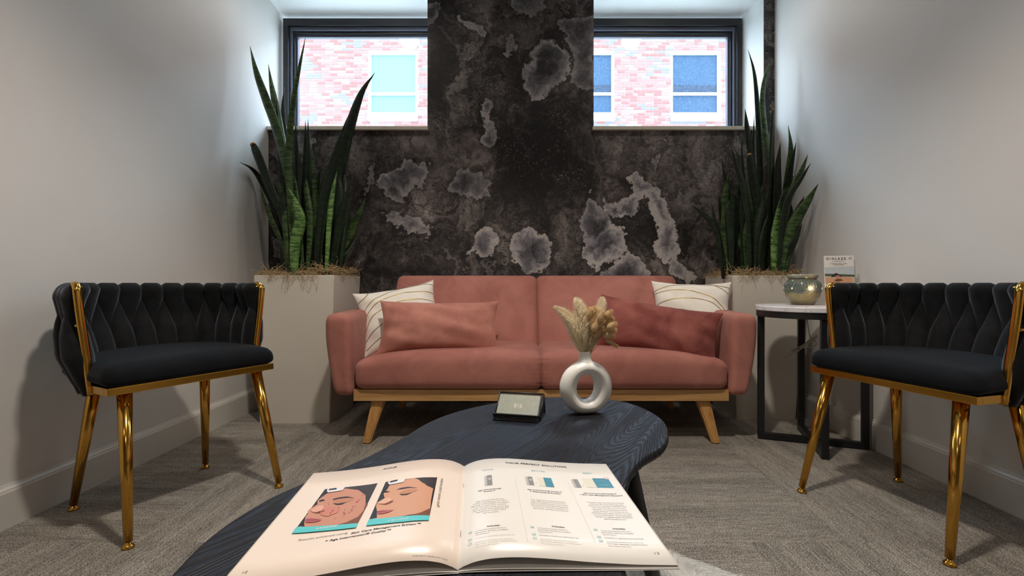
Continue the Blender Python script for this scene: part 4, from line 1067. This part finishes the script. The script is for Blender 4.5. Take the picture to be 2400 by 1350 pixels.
def hairs(path, rfun, n, L, rnd, width=.00035, lean=.8, dens=None):
    """fine tapering blades standing off a path"""
    V = []; F = []; m = len(path)
    for i in range(n):
        t = rnd.random(); u = t*(m-1); k = min(int(u), m-2); p = path[k].lerp(path[k+1], u-k); d = (path[k+1]-path[k]).normalized()
        a = rnd.uniform(0, 2*PI); e1 = d.orthogonal().normalized(); e2 = d.cross(e1); o = e1*cos(a)+e2*sin(a)
        r = rfun(t); q = p+o*(r*rnd.uniform(.0, .75)); ln = L(t)*rnd.uniform(.6, 1.15)
        dr = (o*rnd.uniform(.4, 1)+d*lean*rnd.uniform(.6, 1.5)+Vector((rnd.uniform(-.2, .2), rnd.uniform(-.2, .2), -.1))).normalized()
        s = dr.cross(o if abs(dr.dot(o)) < .95 else d).normalized()*width
        mid = q+dr*ln*.55; tip = mid+(dr+Vector((0, 0, -.18))).normalized()*ln*.45; b = len(V)
        V += [q-s, q+s, mid+s*.7, mid-s*.7, tip]; F += [(b, b+1, b+2, b+3), (b+3, b+2, b+4)]
    return V, F
def bouquet():
    rnd = random.Random(9); k = 1.062/FX
    def A(x, y, dy=0): return at(x, y, 1.062+dy)
    neck = A(1371.5, 836)
    pl = [([(1371, 836), (1356, 800), (1345, 770), (1335, 748), (1320, 732), (1302, 720)], 25, -.004, 'leaning furthest left'),
          ([(1372, 836), (1366, 800), (1363, 765), (1362, 735), (1357, 712), (1350, 701)], 27, .006, 'upright in the middle'),
          ([(1374, 836), (1385, 800), (1396, 765), (1404, 735), (1410, 712), (1412, 700)], 19, .022, 'upright behind the bunny tails')]
    for pix, R, dy, w_ in pl:
        P = spline([A(x, y, dy*(i/5)) for i, (x, y) in enumerate(pix)], 24); 
        r = empty('pampas_plume', P[0], label='cream pampas plume %s in the white ring vase' % w_, cat='dried flower', group='pampas plumes in the vase'); P = [p-P[0] for p in P]
        tube('stem', [P[0]-Vector((0, 0, .03))]+P[:14], .0008, STEM, r, 6)
        rf = lambda t: R*k*np.interp(t, [0, .12, .35, .6, .85, 1], [.15, .55, .80, .64, .28, .03])
        V, F = hairs(P, rf, 9000, lambda t: .017*np.interp(t, [0, .2, .7, 1], [.6, 1, .8, .35]), rnd, .00036, 1.1)
        V2, F2 = tube_data(P[2:], [max(.0006, .42*float(rf(i/23))) for i in range(2, 24)], 8)
        V, F = merge([(V, F), (V2, F2)]); setprops(mk('plume', V, F, PLUME, r, True), kind='stuff')
    heads = [(1384, 722, 1379, 750), (1392, 720, 1390, 748), (1402, 728, 1396, 752), (1413, 730, 1404, 756), (1424, 740, 1411, 762), (1432, 728, 1418, 748), (1436, 745, 1420, 764), (1440, 760, 1424, 772),
             (1438, 775, 1420, 780), (1434, 788, 1414, 788), (1410, 772, 1390, 790), (1406, 745, 1400, 768), (1418, 760, 1406, 776), (1398, 756, 1390, 778), (1388, 742, 1384, 768), (1424, 776, 1408, 786), (1383, 760, 1384, 785), (1446, 812, 1419, 797)]
    for i, (x, y, bx, by) in enumerate(heads):
        dy = rnd.uniform(-.022, .016); a, b = A(bx, by, dy), A(x, y, dy); d = (b-a)
        if d.length < .022: b = a+d.normalized()*.022
        r = empty('bunny_tail_grass', neck, label='pale tan bunny tail grass head in the clump at the right of the vase' if i < 17 else 'single bunny tail drooping right of and below the tan clump', cat='dried flower', group='bunny tail grass clump in the vase' if i < 17 else None)
        P = spline([a, (a+b)/2+Vector((0, 0, .001)), b], 12); S = spline([neck+Vector((rnd.uniform(-.006, .006), rnd.uniform(-.004, .004), -.02)), neck.lerp(a, .5)+Vector((rnd.uniform(-.003, .003), 0, .003)), a], 10)
        tube('stem', [p-neck for p in S], .0006, STEM, r, 5)
        P = [p-neck for p in P]; rr = .0076 if i < 17 else .0038
        rf = lambda t: rr*float(np.interp(t, [0, .15, .4, .7, .92, 1], [.35, .85, 1, .85, .45, .1]))
        V2, F2 = tube_data(P, [rf(j/11) for j in range(12)], 10)
        V, F = hairs(P, lambda t: rf(t)*1.25, 900, lambda t: .0065, rnd, .00026, .9)
        V, F = merge([(V, F), (V2, F2)]); setprops(mk('seed_head', V, F, BUNNY, r, True), kind='stuff')
bouquet()
def card_holder():
    c = Vector((-.003, 1.012, TZ)); yaw = radians(-13.5)
    r = empty('card_holder', c, yaw, label='black wire-mesh business card holder on the coffee table, left of the vase', cat='card holder')
    W2 = .0485
    def lat(name, M, w, h, px=.0042):
        parts = []; n = int((w+h)/px)
        for s in (1, -1):
            for i in range(-n, n+1):
                a = i*px
                # diagonal strand clipped to the rectangle
                pts = []
                x0, z0, x1, z1 = a, 0, a+s*h, h
                if s == 1: lo, hi = max(0, -a/h) if h else 0, min(1, (w-a)/h)
                else: lo, hi = max(0, (a-w)/h), min(1, a/h)
                if hi-lo < .02: continue
                parts.append(tube_data([M @ Vector((x0+(x1-x0)*lo, 0, h*lo)), M @ Vector((x0+(x1-x0)*hi, 0, h*hi))], .0006, 4, False))
        V, F = merge(parts); return setprops(mk(name, V, F, BLKMET, r), kind='stuff')
    tilt = radians(-46)
    MB_ = Matrix.Translation((-W2, .004, .005)) @ Matrix.Rotation(tilt, 4, 'X')
    H = .0575
    lat('mesh_back', MB_, 2*W2, H)
    fr = [MB_ @ Vector(p) for p in ((0, 0, 0), (0, 0, H), (2*W2, 0, H), (2*W2, 0, 0), (0, 0, 0))]
    parts = [tube_data([a, b], .0019, 8) for a, b in zip(fr, fr[1:])]
    for sx in (-1, 1):    # side cheeks running down to the back foot
        t = MB_ @ Vector((0 if sx < 0 else 2*W2, 0, H)); g = Vector((t.x, t.y+.012, .0015)); b = Vector((t.x, .0, .0015))
        parts += [tube_data([t, g], .0019, 8), tube_data([g, b], .0019, 8)]
    V, F = merge(parts); mk('wire_frame', V, F, BLKMET, r, True)
    for sx in (-1, 1):
        x = sx*W2; t = MB_ @ Vector((0 if sx < 0 else 2*W2, 0, H))
        mk('side_cheek', [(x-.0007, .002, .002), (x-.0007, t.y, t.z), (x-.0007, t.y+.012, .002), (x+.0007, .002, .002), (x+.0007, t.y, t.z), (x+.0007, t.y+.012, .002)], [(0, 2, 1), (3, 4, 5), (0, 1, 4, 3), (1, 2, 5, 4), (2, 0, 3, 5)], BLKMET, r)
    MF = Matrix.Translation((-W2+.002, -.0155, .003)) @ Matrix.Rotation(radians(8), 4, 'X')
    lat('mesh_lip', MF, 2*W2-.004, .010)
    P = spline([(-W2, .002, .004), (-W2, -.010, .011), (-W2+.003, -.0165, .0135), (-W2+.008, -.0175, .014), (0, -.0175, .014), (W2-.008, -.0175, .014), (W2-.003, -.0165, .0135), (W2, -.010, .011), (W2, .002, .004)], 50)
    tube('front_lip', P, .0022, BLKMET, r, 8)
    boxo('base_plate', (-W2, W2, -.017, .006, .0005, .0018), BLKMET, r)
    # the stack of cards
    MC = Matrix.Translation((0, -.0035, .0065)) @ Matrix.Rotation(tilt, 4, 'X')
    for i in range(3):
        o = boxo('business_card', (-.0440+.0004*i, .0440+.0004*i, -.0045+.0016*i, -.0032+.0016*i, 0, .0500), CARD, None,
                 label=['grey-green business card reading 816, front of the stack in the mesh holder', 'business card directly behind the one reading 816', 'rearmost business card in the black mesh holder'][i], cat='business card', group='cards in the mesh holder')
        o.matrix_world = Matrix.Translation(c) @ Matrix.Rotation(yaw, 4, 'Z') @ MC
        if i == 0:
            for s, x, w_ in (('816', 0, .0175),):
                V, F = text_geo(s, width=w_); mk('printed_numeral', [(a+x, -.00475, b*1.25+.0185) for a, b in V], F, INK['cardprint'], o)
CARD = plain('grey_green_card', srgb(158, 164, 150), .5, noise_amt=.16, nscale=120)
INK['cardprint'] = ink('card_white', (226, 220, 210))
card_holder()

# ------------------------------------------------------------------ magazine
US = np.linspace(0, 1, 401); ZS = np.interp(US, [0, .04, .1, .18, .28, .4, .6, .8, 1], [0, .45, .78, .97, 1, .86, .5, .25, .15])
ZS = np.convolve(np.pad(ZS, 20, mode='edge'), np.ones(41)/41, 'valid'); ZS[:12] = np.interp(US[:12], [0, US[12]], [0, ZS[12]])
S0 = Vector((-.0838, .747))
PG = {'R': (Vector((.22, .005)), Vector((.0235, -.27)), .012, 1), 'L': (Vector((-.219, -.0325)), Vector((.025, -.271)), .014, -1)}
def page_pt(pg, x, y, lift=0, flat=1.0, zb=.0022):
    E, Vv, pk, _ = PG[pg]; u = x/.22; v = y/.271
    p = S0+E*u+Vv*v
    return Vector((p.x, p.y, TZ+zb+pk*flat*float(np.interp(u, US, ZS))+lift))
def sheet(name, pg, lift, flat, mat, parent, x1=.22, y0=0, y1=.271, th=.00025, nx=120, ny=6, zb=.0022):
    V = []; F = []
    for s in (0, 1):
        for i in range(nx+1):
            for j in range(ny+1):
                u = (i/nx)**1.3; V.append(page_pt(pg, x1*u, y0+(y1-y0)*j/ny, lift-th*s, flat, zb))
    o = (nx+1)*(ny+1); g = lambda i, j, s=0: s*o+i*(ny+1)+j
    for i in range(nx):
        for j in range(ny):
            q = (g(i, j), g(i+1, j), g(i+1, j+1), g(i, j+1)); F.append(q); F.append(tuple(k+o for k in q)[::-1])
    for i in range(nx):
        for j in (0, ny): F.append((g(i, j), g(i+1, j), g(i+1, j, 1), g(i, j, 1)))
    for j in range(ny):
        for i in (0, nx): F.append((g(i, j), g(i, j+1), g(i, j+1, 1), g(i, j, 1)))
    bm = bmesh.new(); vs = [bm.verts.new(v) for v in V]
    for q in F: bm.faces.new([vs[i] for i in q])
    return bmo(name, bm, mat, parent, True)
def flat_ink(name, polys, pg, mat, parent, layer, sub=.004):
    """flat print: polygons (or text faces) in page metres laid on the page"""
    bm = bmesh.new()
    for V, F in polys:
        vs = [bm.verts.new((a, b, 0)) for a, b in V]
        for q in F:
            try: bm.faces.new([vs[i] for i in q])
            except ValueError: pass
    if sub:
        bmesh.ops.triangulate(bm, faces=bm.faces[:])
        for _ in range(5):
            es = [e for e in bm.edges if e.calc_length() > sub]
            if not es: break
            bmesh.ops.subdivide_edges(bm, edges=es, cuts=1)
            bmesh.ops.triangulate(bm, faces=[f for f in bm.faces if len(f.verts) > 3])
    for v in bm.verts: v.co = page_pt(pg, v.co.x, v.co.y, .00014+.00007*layer)
    bmesh.ops.recalc_face_normals(bm, faces=bm.faces[:])
    for f in bm.faces:
        if f.normal.z < 0: f.normal_flip()
    me = bpy.data.meshes.new(name); bm.to_mesh(me); bm.free()
    o = mobj(name, me, mat, parent)
    if len(polys) > 1: o['kind'] = 'stuff'
    return o
def ptext(pg, s, cx, cy, w, bold=0, align='CENTER', h=None):
    V, F = text_geo(s, width=w, bold=bold, align=align) if w else text_geo(s, size=h, bold=bold, align=align)
    sg = PG[pg][3]
    if align == 'LEFT' and w: pass
    return [(cx+sg*a, cy-b) for a, b in V], F
def magazine():
    r = empty('magazine', (0, 0, 0), label='open skin-care brochure lying on the coffee table, blush left page and white right page', cat='magazine')
    for k in range(2):
        for pg in 'LR':
            sheet('cover' if k == 0 else 'under_page', pg, .0002+.0006*k, .08+.12*k, PAPER, r, x1=.2195+.0006*(2-k), y0=-.0005*k, y1=.2715+.0008*(3-k), zb=.0008)
    pl = sheet('left_page', 'L', 0, 1, PAPERP, r); pr = sheet('right_page', 'R', 0, 1, PAPER, r)
    pl['label'] = 'blush pink left page'; pr['label'] = 'white right page'
    for y in (.075, .205): tube('staple', [page_pt('R', .0012, y-.006, .0012), page_pt('R', .0012, y, .0016), page_pt('R', .0012, y+.006, .0012)], .0004, INK['silver'], r, 5)
    # photographs on the left page
    n = 0
    for nm, P in FACES:  # dark ink prints the backdrop, brows and eyes
        flat_ink('printed_'+{'dark': 'dark_area', 'skin': 'face', 'skin2': 'face', 'neck': 'neck', 'hair': 'hair', 'lid': 'eyelid', 'lid2': 'eyelid', 'blush': 'cheek', 'light': 'nose', 'light2': 'nose', 'shade': 'nose_shadow', 'lip': 'lip', 'cloth': 'towel', 'white': 'headband', 'band': 'caption_band'}[nm], [(P, [tuple(range(len(P)))])], 'L', INK[nm], pl, 1+n % 17); n += 1
    sp = []
    for i, (a, b) in enumerate(SPOTS):
        rr = .0007+.0006*((i*7) % 5)/5; sp.append(([(a+rr*cos(q), b+rr*1.1*sin(q)) for q in np.linspace(0, 2*PI, 8)[:-1]], [tuple(range(7))]))
    flat_ink('printed_blemishes', sp, 'L', INK['spot'], pl, 19, 0)['kind'] = 'stuff'
    T = lambda *a, **k: ptext('L', *a, **k)
    flat_ink('printed_caption', [T('BASELINE', .1500, .1800, .0225, .01), T('5 MONTHS', .0700, .1895, .0225, .01)], 'L', INK['white'], pl, 20, 0)
    flat_ink('printed_heading', [T('ACNE', .1078, .0195, .0195, .02)], 'L', INK['black'], pl, 2, 0)
    flat_ink('printed_text', [T('Results achieved using', .1485, .1985, .051)], 'L', INK['grey'], pl, 2, 0)
    flat_ink('printed_bold_text', [T('Skin Care Management System\u2122', .0810, .2015, .0745, .02), T('+ Age Intervention\u00ae Duality\u2122', .1090, .2090, .068, .02)], 'L', INK['black'], pl, 2, 0)
    v2 = [T('Individual results will vary.', .028, .2640, .034)]
    V, F = text_geo('Photos courtesy of study participants', width=.085); v2.append(([(.0300-b, .115-a) for a, b in V], F))
    v2.append(T('12', .2055, .2500, .0045)); flat_ink('printed_small_text', v2, 'L', INK['grey'], pl, 2, 0)
    # right page
    T = lambda *a, **k: ptext('R', *a, **k)
    flat_ink('printed_heading', [T('YOUR PERFECT SOLUTION', .1085, .0215, .0925, .02)], 'R', INK['black'], pr, 2, 0)
    flat_ink('printed_column_heading', [T('GOOD', .0355, .0460, .0165), T('BETTER', .1090, .0460, .0205), T('BEST', .1820, .0420, .0135)], 'R', INK['teal'], pr, 2, 0)
    def rect(a, b, c, d): return ([(a, b), (c, b), (c, d), (a, d)], [(0, 1, 2, 3)])
    for q in (rect(.0335, .064, .0405, .098), rect(.0905, .067, .0972, .096), rect(.1555, .064, .1622, .092)): flat_ink('printed_bottle', [q], 'R', INK['silver'], pr, 2)
    flat_ink('printed_bottle_label', [rect(.0300, .066, .0335, .098), rect(.0870, .069, .0905, .096), rect(.1520, .066, .1555, .092), rect(.0350, .074, .0390, .080), rect(.0920, .075, .096, .081)], 'R', INK['pale'], pr, 3)
    for q in (rect(.1045, .0665, .1128, .0965), rect(.1695, .0590, .1838, .0895)): flat_ink('printed_cream_box', [q], 'R', INK['cream'], pr, 2)
    for q in (rect(.1130, .0660, .1243, .0967), rect(.1843, .0575, .2075, .0893)): flat_ink('printed_blue_box', [q], 'R', INK['blue'], pr, 2)
    flat_ink('printed_seal', [([(.2053+.0042*cos(q), .0563+.0042*sin(q)) for q in np.linspace(0, 2*PI, 17)[:-1]], [tuple(range(16))])], 'R', INK['white'], pr, 4)
    flat_ink('printed_seal_ring', [([(.2053+rr*cos(q), .0563+rr*sin(q)) for q in np.linspace(0, 2*PI, 17)[:-1] for rr in (.0034, .0028)], [(2*i, 2*i+1, (2*i+3) % 32, (2*i+2) % 32) for i in range(16)]), T('best', .2053, .0573, .0045)], 'R', INK['pink'], pr, 5, 0)
    flat_ink('printed_box_text', [T('SKINCARE', .1190, .0755, .0085), T('SKIN CARE', .1940, .0670, .0120), T('SYSTEM', .1960, .0820, .0130)], 'R', INK['aqua'], pr, 5, 0)
    flat_ink('printed_product_name', [T('Age Intervention\u00ae', .0360, .1120, .0310, .02), T('Duality\u2122', .0360, .1175, .0150, .02), T('Age Intervention\u00ae Duality\u2122', .1090, .1120, .0460, .02), T('+ Rejuvenate & Protect', .1090, .1175, .0400, .02),
        T('Age Intervention\u00ae Duality\u2122', .1830, .1100, .0440, .02), T('+ Skin Care Management System\u2122', .1830, .1155, .0570, .02), T('+', .1010, .088, .002), T('+', .1655, .086, .002)], 'R', INK['black'], pr, 2, 0)
    b = []
    for cx, y0, ls in ((.0360, .1425, ['Age Intervention Duality', 'utilizes multiple proven acne', 'fighting technologies to deliver', 'serious adult acne control', 'while simultaneously improving', 'skin quality and reducing the', 'appearance of fine lines', 'and wrinkles.']),
                       (.1090, .1415, ['Pair Age Intervention Duality', 'with Rejuvenate and Protect to', 'address adult female acne while', 'simultaneously brightening your', 'complexion and protecting your', 'skin now and into the future.']),
                       (.1830, .1370, ['Combine Age Intervention Duality', 'with the Skin Care Management', 'System for ultimate results! The', 'most awarded Skin Care System', 'provides everything you need', 'from cleanser to sunscreen to', 'exfoliate and clear pores. Proven', 'in an independent dermatologist', 'study to significantly improve', 'adult female acne.'])):
        for i, s in enumerate(ls): b.append(T(s, cx, y0+.0048*i, .00148*len(s)))
    flat_ink('printed_text', b, 'R', INK['grey'], pr, 2, 0)
    flat_ink('printed_includes', [T('Includes:', .0380, .2085, .0145, .02), T('Includes:', .1110, .2065, .0145, .02), T('Includes:', .1810, .2025, .0145, .02)], 'R', INK['black'], pr, 2, 0)
    g = []; pale = []; bx = []
    for c, x, y0 in ((0, .0140, .2140), (1, .0830, .2125), (2, .1550, .2080)):
        L1 = ['ULTRA MICRONIZED BENZOYL', 'PEROXIDE, RETINOL & GREEN', 'TEA EXTRACT']; L3 = ['ADVANCED RESURFACING, GROWTH', 'FACTORS, PEPTIDES, HYDRATORS &', 'SOOTHING EXTRACTS']
        for i, s in enumerate(L1): g.append(T(s, x+.0035+.00072*len(s), y0+.0043*i, .00144*len(s)))
        s = 'VITAMIN C & BROAD SPECTRUM SPF'; (g if c > 0 else pale).append(T(s, x+.0035+.00072*len(s), y0+.0155, .00144*len(s)))
        for i, s in enumerate(L3): (g if c == 2 else pale).append(T(s, x+.0035+.00072*len(s), y0+.0235+.0043*i, .00144*len(s)))
        for q in (0, .0155, .0235):
            a, d = x-.004, y0+q-.002; wd = .0006
            bx += [rect(a, d-.002, a+.004, d-.002+wd), rect(a, d+.002-wd, a+.004, d+.002), rect(a, d-.002, a+wd, d+.002), rect(a+.004-wd, d-.002, a+.004, d+.002)]
            if c == 2 or q == 0 or (c == 1 and q < .02): bx.append(([(a+.001, d), (a+.002, d+.0015), (a+.0045, d-.002), (a+.002, d+.0005)], [(0, 1, 2, 3)]))
    flat_ink('printed_list', g, 'R', INK['grey'], pr, 2, 0); flat_ink('printed_pale_list', pale, 'R', INK['pale'], pr, 2, 0); flat_ink('printed_checkbox', bx, 'R', INK['aqua'], pr, 2, 0)
    for q in (rect(.0725, .074, .0728, .2432), rect(.1459, .0748, .1462, .2330)): flat_ink('printed_rule', [q], 'R', INK['pale'], pr, 2)
    flat_ink('printed_page_number', [T('13', .2057, .2525, .0045)], 'R', INK['grey'], pr, 2, 0)
    return r
FACES=[('dark',[(0.1854,0.0635),(0.1158,0.0681),(0.1162,0.1799),(0.186,0.1675)]),
('skin',[(0.1781,0.0778),(0.1707,0.0762),(0.1592,0.0683),(0.1484,0.0699),(0.1377,0.0813),(0.1246,0.1014),(0.1188,0.1268),(0.1169,0.1473),(0.1201,0.1615),(0.131,0.1707),(0.1473,0.1756),(0.1604,0.1744),(0.1769,0.1687),(0.1811,0.1571),(0.1832,0.1478),(0.1851,0.1397),(0.1843,0.1337),(0.1872,0.1266),(0.1864,0.1203),(0.1809,0.1097),(0.1843,0.0985),(0.1823,0.0899)]),
('neck',[(0.1188,0.1268),(0.1151,0.1316),(0.1162,0.1799),(0.1471,0.1763),(0.131,0.1707),(0.1201,0.1615),(0.1169,0.1473)]),
('hair',[(0.1592,0.0683),(0.1158,0.0681),(0.1168,0.1309),(0.1242,0.1016),(0.1377,0.0813)]),
('lid',[(0.1637,0.1043),(0.1559,0.1024),(0.1455,0.1039),(0.1366,0.1095),(0.1407,0.1143),(0.1463,0.116),(0.1536,0.1166),(0.1605,0.1132)]),
('dark',[(0.1657,0.0997),(0.1573,0.097),(0.1479,0.0977),(0.1362,0.1065),(0.1461,0.1018),(0.1562,0.101),(0.1633,0.103)]),
('dark',[(0.1616,0.1133),(0.1537,0.1162),(0.1447,0.115),(0.1489,0.1205),(0.155,0.1195)]),
('dark',[(0.1822,0.0993),(0.1779,0.097),(0.1744,0.1011),(0.178,0.102),(0.1806,0.1031)]),
('blush',[(0.1679,0.1234),(0.1577,0.1234),(0.1477,0.1331),(0.1481,0.1426),(0.1577,0.1489),(0.1664,0.1431),(0.1701,0.1357),(0.1664,0.1337)]),
('light',[(0.1839,0.1257),(0.1794,0.1168),(0.1733,0.115),(0.169,0.1247),(0.1701,0.1309),(0.1751,0.1333),(0.181,0.1304)]),
('shade',[(0.1826,0.13),(0.1726,0.1368),(0.1655,0.1343),(0.1678,0.1276),(0.1682,0.1323),(0.1733,0.1344)]),
('lip',[(0.1825,0.1482),(0.1771,0.1473),(0.1712,0.1505),(0.162,0.1544),(0.1702,0.1536),(0.1814,0.1512)]),
('lip',[(0.1815,0.1523),(0.1698,0.1548),(0.1619,0.1555),(0.1657,0.1593),(0.1726,0.1593),(0.1794,0.1572)]),
('cloth',[(0.186,0.1675),(0.1823,0.1666),(0.1747,0.1695),(0.1603,0.1747),(0.1858,0.171)]),
('white',[(0.1801,0.0735),(0.1811,0.0674),(0.1782,0.0635),(0.1698,0.0647),(0.1586,0.0675),(0.1594,0.077),(0.1665,0.0772),(0.1773,0.0779)]),
('dark',[(0.1783,0.0729),(0.179,0.0663),(0.1695,0.0658),(0.1684,0.0715),(0.1768,0.0713)]),
('band',[(0.186,0.1675),(0.1162,0.1799),(0.1156,0.1899),(0.1864,0.1811)]),
('dark',[(0.1051,0.0685),(0.0355,0.07),(0.036,0.1821),(0.1049,0.1755)]),
('skin2',[(0.0974,0.0819),(0.0898,0.0791),(0.0787,0.0705),(0.0663,0.07),(0.0569,0.0787),(0.0468,0.098),(0.0381,0.1062),(0.038,0.1391),(0.0366,0.1685),(0.0467,0.1744),(0.0673,0.1786),(0.0811,0.1792),(0.0959,0.1756),(0.1001,0.1538),(0.1036,0.1411),(0.1042,0.1309),(0.0968,0.1217),(0.1009,0.1074),(0.0984,0.0953)]),
('neck',[(0.0358,0.1821),(0.0634,0.1813),(0.0469,0.1729),(0.0371,0.1622)]),
('hair',[(0.0606,0.0752),(0.0574,0.0745),(0.0355,0.07),(0.0358,0.1096),(0.047,0.096),(0.0554,0.0851)]),
('lid2',[(0.0801,0.1116),(0.0737,0.1071),(0.0651,0.106),(0.0569,0.109),(0.0616,0.1156),(0.0698,0.1185),(0.0776,0.1175)]),
('dark',[(0.0863,0.1017),(0.0805,0.0978),(0.071,0.0974),(0.0573,0.1047),(0.0689,0.1011),(0.0783,0.1021)]),
('dark',[(0.0801,0.1167),(0.072,0.1193),(0.0634,0.1165),(0.0693,0.1223),(0.0755,0.1214)]),
('dark',[(0.1036,0.1011),(0.0999,0.1),(0.0928,0.1052),(0.0982,0.1052)]),
('light2',[(0.103,0.1331),(0.0965,0.1236),(0.0903,0.1243),(0.0862,0.1311),(0.0881,0.1373),(0.0953,0.1387),(0.1017,0.1361)]),
('shade',[(0.1016,0.1365),(0.0917,0.1422),(0.0841,0.1372),(0.0856,0.1321),(0.0879,0.1387),(0.0937,0.1393)]),
('lip',[(0.0995,0.1569),(0.0936,0.1561),(0.0874,0.1587),(0.0794,0.1596),(0.087,0.1607),(0.0987,0.1591)]),
('lip',[(0.0985,0.1604),(0.0869,0.1614),(0.0793,0.1603),(0.0849,0.165),(0.0917,0.1664),(0.097,0.1647)]),
('cloth',[(0.1049,0.1755),(0.096,0.1753),(0.0879,0.1798),(0.1046,0.18)]),
('white',[(0.1004,0.0777),(0.1007,0.0725),(0.0963,0.0692),(0.0872,0.0688),(0.0788,0.0694),(0.0798,0.0805),(0.0877,0.082),(0.0974,0.0824)]),
('dark',[(0.0984,0.0765),(0.0981,0.0704),(0.0893,0.0686),(0.0883,0.074),(0.0952,0.0758)]),
('band',[(0.1049,0.1755),(0.088,0.179),(0.067,0.181),(0.036,0.1821),(0.0359,0.1932),(0.065,0.1945),(0.0856,0.1926),(0.1049,0.19)])]
SPOTS=[(0.1555,0.1339),(0.1403,0.1451),(0.1385,0.148),(0.1299,0.1316),(0.1327,0.1322),(0.127,0.1112),(0.128,0.1018),(0.1317,0.1423),(0.1469,0.1576),(0.1557,0.1358),(0.141,0.1369),(0.1334,0.1473),(0.1311,0.1201),(0.1663,0.1139),(0.1503,0.1291),(0.1377,0.1552),(0.1562,0.1417),(0.1299,0.1154)]

magazine()

# ------------------------------------------------------------------ fur rug
def rug():
    rnd = random.Random(4)
    ctr = Vector((.14, .955, 0))
    def R(a):
        return .405+.018*sin(3*a+1)+.018*sin(5*a+.4)+.010*sin(11*a)
    V = [(0, 0, .012)]; F = []; n = 96
    for k, (s, z) in enumerate(((.5, .014), (.9, .013), (1, .006), (1.0, .0008))):
        for i in range(n):
            a = 2*PI*i/n; V.append((R(a)*s*cos(a), R(a)*s*sin(a), z))
    for i in range(n): F.append((0, 1+i, 1+(i+1) % n))
    for k in range(3):
        for i in range(n): F.append((1+k*n+i, 1+k*n+(i+1) % n, 1+(k+1)*n+(i+1) % n, 1+(k+1)*n+i))
    r = empty('fur_rug', ctr, label='white long-pile faux fur rug under the right side of the coffee table', cat='rug')
    mk('backing', V, F, FUR, r, True)
    HV = []; HF = []
    for i in range(64000):
        a = rnd.uniform(-1.3, 1.7) if i < 40000 else rnd.uniform(0, 2*PI); rr = sqrt(rnd.uniform(.0, 1))*R(a)*1.01
        p = Vector((rr*cos(a), rr*sin(a), .008)); q = mnoise.noise_vector(p*9+Vector((3, 1, 0)))
        d = Vector((cos(a)*.35+q.x*1.3, sin(a)*.35+q.y*1.3, .9)).normalized(); L = rnd.uniform(.022, .040)
        s = d.cross(Vector((rnd.uniform(-1, 1), rnd.uniform(-1, 1), 0))).normalized()*.0009; b = len(HV)
        m_ = p+d*L*.5; t = m_+(d+Vector((q.x*.9, q.y*.9, -.55))).normalized()*L*.5
        t.z = max(t.z, .003); HV += [p-s, p+s, m_+s*.8, m_-s*.8, t]; HF += [(b, b+1, b+2, b+3), (b+3, b+2, b+4)]
    setprops(mk('fur_pile', HV, HF, FUR, r), kind='stuff')
rug()
